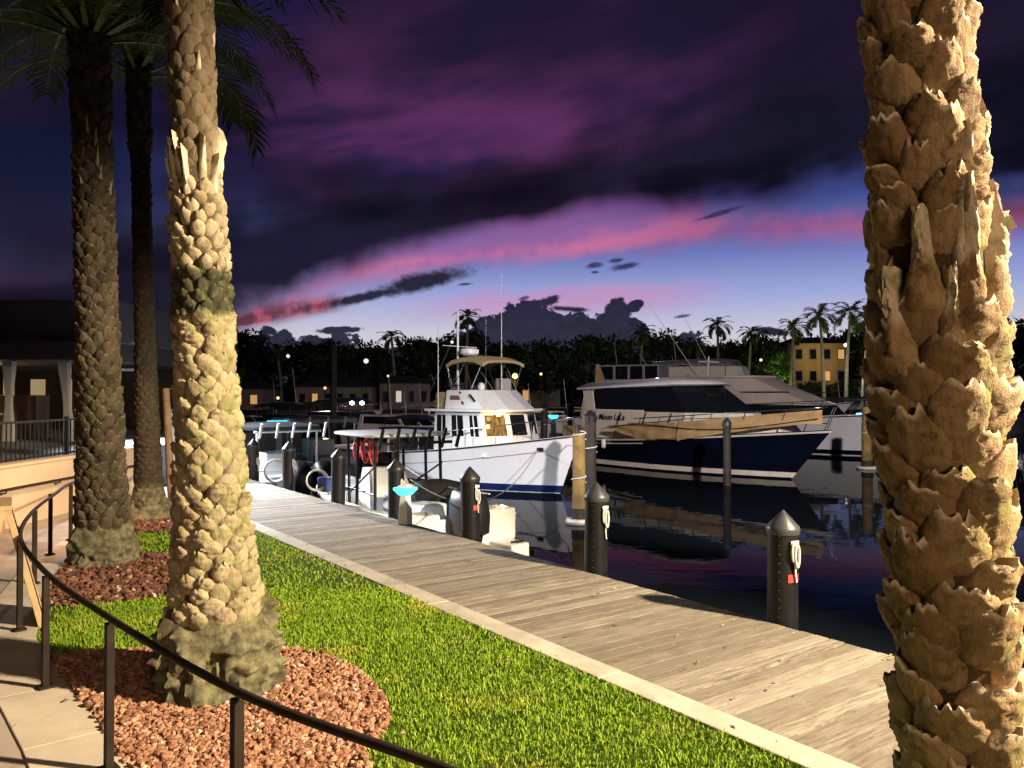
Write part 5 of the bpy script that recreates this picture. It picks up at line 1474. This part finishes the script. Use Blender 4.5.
tl += [
    (815, 336, 98, 4.4, 'dark tree behind the yellow house between the coconut palms'),
    (843, 332, 96, 4.4, 'dark tree behind the tall palm nearest the right trunk'),
    (735, 341, 98, 4.2, 'dark tree between the two small coconut palms and the lit green tree'),
    (715, 346, 96, 4.0, 'low dark tree below the small coconut palm above the navy windscreen'),
    (868, 328, 94, 4.2, 'dark tree touching the left edge of the right palm trunk'),
    (325, 338, 100, 4.6, 'taller dark tree just left of the top of the slim pole'),
    (240, 334, 96, 4.6, 'tall dark tree touching the near left palm trunk'),
    (445, 346, 104, 5.0, 'dark tree behind the left trawler aerial'),
    (490, 338, 100, 4.6, 'dark tree between the trawler mast and the tall aerial'),
]
for i, (px, py, d, r, lab) in enumerate(tl):
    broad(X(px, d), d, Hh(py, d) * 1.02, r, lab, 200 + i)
broad(X(781, 86), 86, Hh(349, 86), 1.9, 'small bright green tree lit from below beside the yellow house', 260, m_leafg, n=1500, leaf=.2)
pl_ = [
    (718, 326, 88, 1.9, 'small coconut palm sticking up above the navy yacht windscreen', 0, None),
    (748, 334, 90, 1.8, 'smaller coconut palm just right of the one above the navy yacht windscreen', .4, None),
    (700, 345, 84, 1.8, 'low coconut palm behind the enclosed sportfishing boat', -.3, None),
    (640, 334, 86, 1.9, 'coconut palm right of the cumulus tower above the navy yacht roof', .3, None),
    (791, 327, 84, 2.2, 'coconut palm above the left end of the yellow house', .3, None),
    (824, 316, 80, 2.3, 'tall coconut palm above the middle of the yellow house', -.4, m_leafg),
    (846, 313, 79, 2.4, 'tall coconut palm nearest the left edge of the right palm trunk', .5, m_leafg),
    (863, 319, 76, 2.3, 'leaning green coconut palm touching the right palm trunk', .8, m_leafg),
    (466, 318, 86, 1.9, 'dark coconut palm behind the trawler masts', .2, None),
    (395, 338, 90, 1.9, 'dark coconut palm left of the trawler aerials', -.4, None),
    (282, 352, 88, 1.8, 'dark coconut palm left of the slim pole with pale trunk', -.6, None),
]
for i, (px, py, d, L, lab, bd, mt) in enumerate(pl_):
    far_palm(X(px, d), d, Hh(py, d), L, lab, 300 + i, bend=bd, mat=mt)

def woodland():
    rg = np.random.default_rng(77); n = 16000
    px = rg.uniform(-150, 1250, n); d = rg.uniform(104, 122, n)
    x = (px - 512) / 800 * d; hmax = 3.2 + 1.6 * np.sin(x * .21) + 1.0 * np.sin(x * .53 + 1) + .6 * np.sin(x * 1.7)
    z = .35 + np.abs(rg.uniform(0, 1, n)) ** .7 * np.maximum(1.2, hmax)
    P = np.column_stack([x, d, z]); a = rg.normal(0, 1, (n, 3)); a /= np.linalg.norm(a, axis=1)[:, None]
    b_ = np.cross(a, rg.normal(0, 1, (n, 3))); b_ /= np.linalg.norm(b_, axis=1)[:, None]; l = rg.uniform(.3, .8, n)[:, None]
    V = np.stack([P - a * l, P + b_ * l * .6, P + a * l, P - b_ * l * .6], 1).reshape(-1, 3)
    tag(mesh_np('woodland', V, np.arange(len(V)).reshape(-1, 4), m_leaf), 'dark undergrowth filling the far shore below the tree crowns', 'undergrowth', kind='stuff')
woodland()

for i, (px, h_, r_, lab) in enumerate(((800, 3.0, 2.6, 'dark bush below the left windows of the yellow house'), (822, 2.7, 2.6, 'dark bush below the middle of the yellow house'), (843, 3.1, 2.6, 'dark bush below the right windows of the yellow house'))):
    broad(X(px, 86), 86, h_, r_, lab, 280 + i, n=1400, leaf=.22, group='bushes in front of the yellow house')

# houses
m_yel = M('yellow_house_wall', (0.42, 0.29, 0.11), .85, var=.1, vs=.5)
m_gw = M('grey_house_wall', (0.17, 0.15, 0.135), .85, var=.15, vs=.5)
m_tile = M('dark_roof_tiles', (0.035, 0.027, 0.024), .85, var=.3, vs=2)
m_lit2 = G('amber_window', (1.0, .55, .18), .5); m_lit3 = G('white_window', (1.0, .88, .7), .5)
def house(px0, px1, d, z1, label, wall, lit, rows, cols, rz=0.0, roof=.9, dep=7):
    x0, x1 = X(px0, d), X(px1, d); w = x1 - x0
    t = thing('house', label, 'house', ((x0 + x1) / 2, d, .33), rz, 'houses on the far shore')
    MB().box((0, dep / 2, z1 / 2), (w, dep, z1)).build('wall', wall, t)
    e = .5
    MB().loft([[Vector(p) for p in ((-w / 2 - e, -e, z1 + .003), (w / 2 + e, -e, z1 + .003), (w / 2 + e, dep + e, z1 + .003), (-w / 2 - e, dep + e, z1 + .003))],
               [Vector(p) for p in ((-w / 2 + 1.5, dep / 2 - .5, z1 + roof), (w / 2 - 1.5, dep / 2 - .5, z1 + roof), (w / 2 - 1.5, dep / 2 + .5, z1 + roof), (-w / 2 + 1.5, dep / 2 + .5, z1 + roof))]]).build('roof', m_tile, t)
    fh = z1 / rows
    for r_ in range(rows):
        for c in range(cols):
            k = r_ * cols + c
            f = MB().box((-w / 2 + w * (c + .5) / cols, -.03, fh * (r_ + .5)), (w / cols * .5, .08, fh * .5)).build('window', m_gw, t)
            MB().box((-w / 2 + w * (c + .5) / cols, -.075, fh * (r_ + .5)), (w / cols * .42, .02, fh * .42)).build('pane', lit if k % 5 in (1,) else m_glass, f)
    return t
house(792, 848, 92, 7.5, 'tall yellow house lit warm behind the coconut palms at right', m_yel, m_lit2, 3, 4)
house(852, 905, 86, 2.4, 'low white-walled house touching the left edge of the right palm trunk', M('white_house_wall', (.6, .6, .6), .8), m_lit3, 1, 5, .05)
house(296, 372, 84, 2.4, 'long low grey house behind the slim pole', m_gw, m_lit2, 1, 6)
house(380, 430, 86, 2.8, 'low grey house left of the trawler flybridge', m_gw, m_lit3, 1, 4, .1)
house(668, 740, 98, 3.4, 'dim grey house behind the enclosed sportfishing boat', m_gw, m_lit3, 1, 5)
house(230, 262, 82, 2.2, 'small dark house at far left with a lit porch', m_gw, m_lit2, 1, 2)
house(505, 560, 96, 3.0, 'dim grey house behind the trawler bimini', m_gw, m_lit2, 1, 4)

# lamps along the far shore
LAMPS = [
    (515, 376, 62, (1.0, .50, .14), 60, .22, 'orange glowing lamp post right of the trawler bimini legs', 'o'),
    (541, 374, 74, (1.0, .55, .2), 26, .13, 'small orange lamp post between the trawler and the navy yacht', ''),
    (607, 381, 70, (1.0, .72, .32), 20, .14, 'yellowish lamp post above the navy yacht stern', ''),
    (655, 371, 76, (.85, .92, 1.0), 45, .2, 'bluish white lamp above the middle of the navy yacht roof', ''),
    (714, 373, 82, (1.0, .82, .66), 30, .2, 'pinkish white lamp behind the enclosed sportfishing boat', ''),
    (846, 345, 82, (1.0, .95, .82), 40, .2, 'white globe lamp right of the yellow house', ''),
    (761, 360, 84, (.8, 1.0, .5), 18, .15, 'small greenish lamp left of the lit green tree', ''),
    (366, 361, 80, (.75, .85, .95), 5, .26, 'pale globe lamp above the slim pole boats', ''),
    (288, 356, 92, (.8, .85, .95), 8, .22, 'pale lamp among the dark trees left of the slim pole', ''),
    (452, 342, 84, (1.0, .9, .75), 10, .16, 'white lamp high in the trees left of the trawler mast', ''),
    (325, 388, 72, (1.0, .5, .2), 16, .14, 'small orange lamp by the slim pole on the far shore', ''),
    (278, 398, 70, (1.0, .62, .28), 14, .14, 'small orange lamp low by the far left boats', ''),
    (388, 376, 80, (1.0, .7, .4), 12, .12, 'tiny warm lamp left of the trawler aerials', ''),
]
for (px, py, d, c, s_, r_, lab, f) in LAMPS:
    x_, z_ = X(px, d), 2 + (394 - py) / 800 * d
    t = thing('street_lamp', lab, 'lamp', (x_, d, .33 if d > 78 or abs(px - 512) < 0 else -.6), group='lamps along the far shore')
    zz = z_ - t.location.z
    MB().tube([(0, 0, 0), (0, 0, zz - r_)], .05, 6).build('pole', m_iron, t, 60)
    MB().lathe([(.02, -r_), (r_ * .8, -r_ * .6), (r_, 0), (r_ * .8, r_ * .6), (.02, r_)], 12, (0, 0, zz)).build('globe', G('lamp_globe', c, min(4.0, .8 + s_ * .05)), t, 60)

# ------------------------------------------------------------------ background boats
def cruiser(px, wl_d, L, head, label, hullm, housem, canvas=None, led=None, kind=0, B=None, glow=None, high=1.0):
    t = at_boat('cabin_cruiser', label, (X(px, wl_d), wl_d), head, 'boat', 'boats moored in the background')
    B = B or L * .32; k = L / 10
    f_ = lambda q: (1.0 + .5 * max(0., (q - .2) / .8) ** 1.6) * k
    Hb = Hull(L, B, f_, rake=1.3 * k, flare=1.6, stern=.92, wl=.84, full=2.3, draft=.3)
    Hb.hull('hull', hullm, t, 18, 6); Hb.deck('deck', m_cream, t, 0, .99, .04, .03, 10)
    Hb.band('rub_rail', m_rub, t, -.09, -.04, rel=True, off=.02, n=14)
    b_ = [(-3.6 * k, -B * .38), (1.2 * k, -B * .38), (2.4 * k, -B * .2), (2.4 * k, B * .2), (1.2 * k, B * .38), (-3.6 * k, B * .38)]
    u_ = [(-3.4 * k, -B * .34), (.2 * k, -B * .34), (1.0 * k, -B * .17), (1.0 * k, B * .17), (.2 * k, B * .34), (-3.4 * k, B * .34)]
    zb = 1.0 * k
    loft_house(MB(), b_, u_, zb, zb + 1.05 * k * high).build('deckhouse', housem, t, bevel=.04)
    q = [V3(b_[0], zb), V3(b_[1], zb), V3(u_[1], zb + 1.05 * k * high), V3(u_[0], zb + 1.05 * k * high)]
    MB().panel(q, .06, .94, .45, .9, .012).build('side_window', m_glass, t)
    q = [V3(b_[1], zb), V3(b_[2], zb), V3(u_[2], zb + 1.05 * k * high), V3(u_[1], zb + 1.05 * k * high)]
    MB().panel(q, .06, .94, .4, .92, .012).build('windscreen', m_glass, t)
    q = [V3(b_[2], zb), V3(b_[3], zb), V3(u_[3], zb + 1.05 * k * high), V3(u_[2], zb + 1.05 * k * high)]
    MB().panel(q, .06, .94, .4, .92, .012).build('windscreen', m_glass, t)
    if canvas:
        zt = zb + 1.05 * k * high + .95 * k
        rings = [[Vector((x, y, zt - .25 * k * (abs(y) / (B * .34)) ** 2 + dz)) for y in [B * .34 * (j / 4 - 1) for j in range(9)]] + [Vector((x, y, zt - .05 - .25 * k * (abs(y) / (B * .34)) ** 2 + dz)) for y in [B * .34 * (1 - j / 4) for j in range(9)]] for x, dz in ((-3.0 * k, -.12), (-1.5 * k, 0), (0, 0), (.5 * k, -.12))]
        MB().loft(rings).build('bimini_top', canvas, t, 50)
        for x_ in (-2.8, .3):
            for sg in (-1, 1): MB().tube([(x_ * k, sg * B * .32, zb + 1.0 * k * high), (x_ * k, sg * B * .33, zt - .2)], .02, 5).build('bimini_leg', m_steel, t, 60)
    if kind == 1:   # clear enclosure
        MB().box((-1.3 * k, 0, zb + 1.5 * k * high), (2.8 * k, B * .6, .8 * k)).build('enclosure', m_greycv, t, bevel=.08)
        for j in range(4):
            MB().box(((-2.35 + .7 * j) * k, -B * .3 - .012, zb + 1.52 * k * high), (.58 * k, .02, .6 * k)).build('clear_panel', m_glass, t)
    if kind == 2:   # tall flybridge and outriggers
        loft_house(MB(), u_, [(x * .8, y * .9) for x, y in u_], zb + 1.05 * k * high + .002, zb + 1.05 * k * high + .6 * k).build('flybridge', housem, t, bevel=.03)
        for sg in (-1, 1): MB().tube([(-.5 * k, sg * B * .35, zb + 1.1 * k), (-2.6 * k, sg * B * .7, zb + 4.6 * k)], [.03, .01], 5).build('outrigger', m_alu, t, 60)
    rail(t, Hb, .55, .98, .45 * k, -.05, 3, 0, m_steel, .014)
    MB().tube([(-2.2 * k, B * .2, zb + 1.05 * k), (-2.5 * k, B * .2, zb + 3.6 * k)], [.018, .008], 5).build('aerial', m_alu, t, 60)
    if led:
        for j in range(7):
            MB().box((-3.3 * k + j * .62 * k, -B * .385 - .04, zb - .1 + .12 * (j % 2)), (.34 * k, .05, .07)).build('led_strip', led, t)
    if glow:
        MB().box((-1.2 * k, -B * .40, zb + .28 * k), (1.6 * k, .04, .25 * k)).build('lit_port', glow, t)
    return t
m_blueled = G('blue_led', (.10, .08, 1.0), 5)
m_brownh = M('brown_hull', (.20, .10, .035), .35, var=.2)
m_dkh = M('charcoal_hull', (.02, .022, .026), .3)
cruiser(408, 44, 8.5, -38, 'beige cruiser moored left of the trawler, with dark side glass', m_taupe, m_taupe)
cruiser(424, 37, 6.5, -35, 'boat with dark blue canvas right behind the trawler stern', m_hull, m_bluecv, m_bluecv)
cruiser(246, 46, 8, -25, 'white boat with a warm lit cabin, first right of the near left palm', m_hull, m_cream, None, None, 0, None, m_lit2)
cruiser(295, 50, 8, -20, 'brown-hulled boat glowing amber, second from the near left palm', m_brownh, m_dkh, m_blackcv, None, 0, None, m_lit2)
cruiser(357, 48, 9, -28, 'dark boat with two white lamps behind the slim pole', m_dkh, m_dkh, m_blackcv)
for (px_, lab) in ((352, 'left of the two cool white deck lamps on the dark boat'), (362, 'right of the two cool white deck lamps on the dark boat')):
    o = MB().lathe([(.02, -.12), (.13, -.06), (.13, .06), (.02, .12)], 12).build('deck_lamp', G('cool_lamp', (.65, .88, 1.0), 9), None, 50)
    o.location = (X(px_, 46), 46, 2 + (394 - 403) / 800 * 46); tag(o, lab, 'lamp', 'deck lamps of the dark boat')
cruiser(320, 66, 11, -10, 'long low pale boat farther out behind the brown-hulled one', m_greycv, m_dkh)
cruiser(585, 66, 9, -30, 'boat strung with blue-violet lights left of the navy yacht roof', m_dkh, m_dkh, None, m_blueled)
cruiser(552, 58, 8, -20, 'dim grey boat between the trawler and the blue-violet lit boat', m_greycv, m_taupe)
cruiser(662, 52, 14, -25, 'grey boat with clear enclosure above the navy yacht roof', m_hull, m_taupe, None, None, 1, None, None, 1.35)
cruiser(725, 54, 16, -30, 'enclosed sportfishing boat with tall flybridge and outriggers behind the taupe cruiser', m_hull, m_cream, m_greycv, None, 2, None, None, 1.3)
cruiser(820, 52, 9, -40, 'dark boat with blue lights between the taupe cruiser and the right palm', m_dkh, m_dkh, m_blackcv, m_blueled)
cruiser(868, 55, 9, -40, 'dark covered boat partly behind the right palm', m_dkh, m_blackcv, m_blackcv, None)
cruiser(960, 60, 10, -30, 'pale boat hidden mostly behind the right palm', m_hull, m_taupe, None)
cruiser(470, 58, 9, -35, 'pale cruiser far behind the trawler cabin', m_hull, m_taupe, m_khaki)
cruiser(520, 54, 8, -28, 'pale boat far behind the trawler bow rail', m_hull, m_cream, None, None, 2)
cruiser(690, 54, 10, -40, 'white cruiser with covered bridge behind the taupe cruiser stern', m_hull, m_cream, m_greycv, None, 2)
cruiser(778, 58, 11, -35, 'white cruiser behind the taupe cruiser bow', m_hull, m_taupe, m_blackcv, None, 1)
cruiser(440, 50, 8, -30, 'grey boat with canvas top behind the trawler stern', m_greycv, m_taupe, m_greycv)
cruiser(620, 52, 9, -38, 'white cabin boat behind the navy yacht stern', m_hull, m_taupe)
o = MB().loft([[Vector((x, y, z)) for x, y in ((a, -c), (b_, -c), (b_, c), (a, c))] for z, a, b_, c in ((0, -.9, .9, .5), (2.2, -.7, .5, .3), (4.2, -.62, -.3, .05))]).build('furled_sail', m_tan, None, bevel=.05)
o.location = (X(603, 50), 50, 0.3); o.scale = (.75, .75, .85); tag(o, 'tan folded canvas peak standing up behind the navy yacht roof', 'canvas')
# ------------------------------------------------------------------ lights
def lamp(name, kind, loc, power, col, target=None, size=0.3, cone=60, blend=0.4):
    l = bpy.data.lights.new(name, kind); l.energy = power; l.color = col
    l.shadow_soft_size = size
    o = bpy.data.objects.new(name, l); COL.objects.link(o); o.location = loc
    if kind == 'SPOT': l.spot_size = R(cone); l.spot_blend = blend
    if target is not None:
        o.rotation_euler = (Vector(target) - Vector(loc)).to_track_quat('-Z', 'Y').to_euler()
    return o
lamp('flood_light', 'SPOT', (9.2, 1.6, 6.8), 28000, (1.0, 0.83, 0.57), (-0.9, 7.2, -1.0), 0.25, 56, 0.45)
lamp('building_light', 'SPOT', (3.0, -5.0, 5.0), 1500, (1.0, 0.72, 0.42), (0.0, 6.0, 0.0), 1.5, 58, 0.7)
lamp('boat_fill_light', 'SPOT', (7.5, 4.0, 8.0), 22500, (1.0, 0.9, 0.86), (7.5, 30.0, 0.4), 0.3, 60, 0.4)  # unseen fill lamp, added off to the right to light the moored boats
lamp('pole_light', 'SPOT', (-8.8, 19.5, 3.6), 4600, (0.84, 0.9, 1.0), (-5.4, 18.6, -0.6), 0.15, 122, 0.5)
lamp('tree_uplight', 'SPOT', ((781 - 512) / 800 * 84, 83.5, 0.6), 900, (0.75, 1.0, 0.45), ((781 - 512) / 800 * 86, 86, 4.0), 0.1, 80, 0.5)
lamp('house_light', 'POINT', ((822 - 512) / 800 * 90, 88.5, 6.0), 190, (1.0, 0.72, 0.35), None, 0.2)
lamp('palm_uplight', 'POINT', ((846 - 512) / 800 * 76, 76, 4.2), 500, (0.95, 1.0, 0.7), None, 0.2)
lamp('orange_lamp_light', 'POINT', ((515 - 512) / 800 * 61, 61, 3.1), 900, (1.0, 0.55, 0.2), None, 0.2)
lamp('blue_white_lamp_light', 'POINT', ((655 - 512) / 800 * 62, 62, 5.2), 1500, (0.85, 0.92, 1.0), None, 0.2)
lamp('far_left_lamp_light', 'POINT', ((325 - 512) / 800 * 58, 58, 3.0), 700, (1.0, 0.7, 0.42), None, 0.2)
lamp('dock_spot_light', 'SPOT', (-8.7, 19.3, 3.5), 12000, (0.86, 0.91, 1.0), (-5.0, 15.6, 0.0), 0.15, 46, 0.8)
lamp('trawler_lamp', 'POINT', (0, 0, 0), 42, (1.0, 0.62, 0.25), None, 0.05)
lamp('pavilion_lamp', 'POINT', (-13.5, 20.5, 2.4), 45, (1.0, 0.7, 0.4), None, 0.1)
lamp('wall_light', 'SPOT', (-4.4, 11.6, 3.3), 900, (1.0, 0.66, 0.40), (-7.5, 11.2, 0.4), 0.15, 85, 0.6)

o = bpy.data.objects['trawler_lamp']; o.location = TR.matrix_basis @ Vector((3.42, -1.02, 2.12))
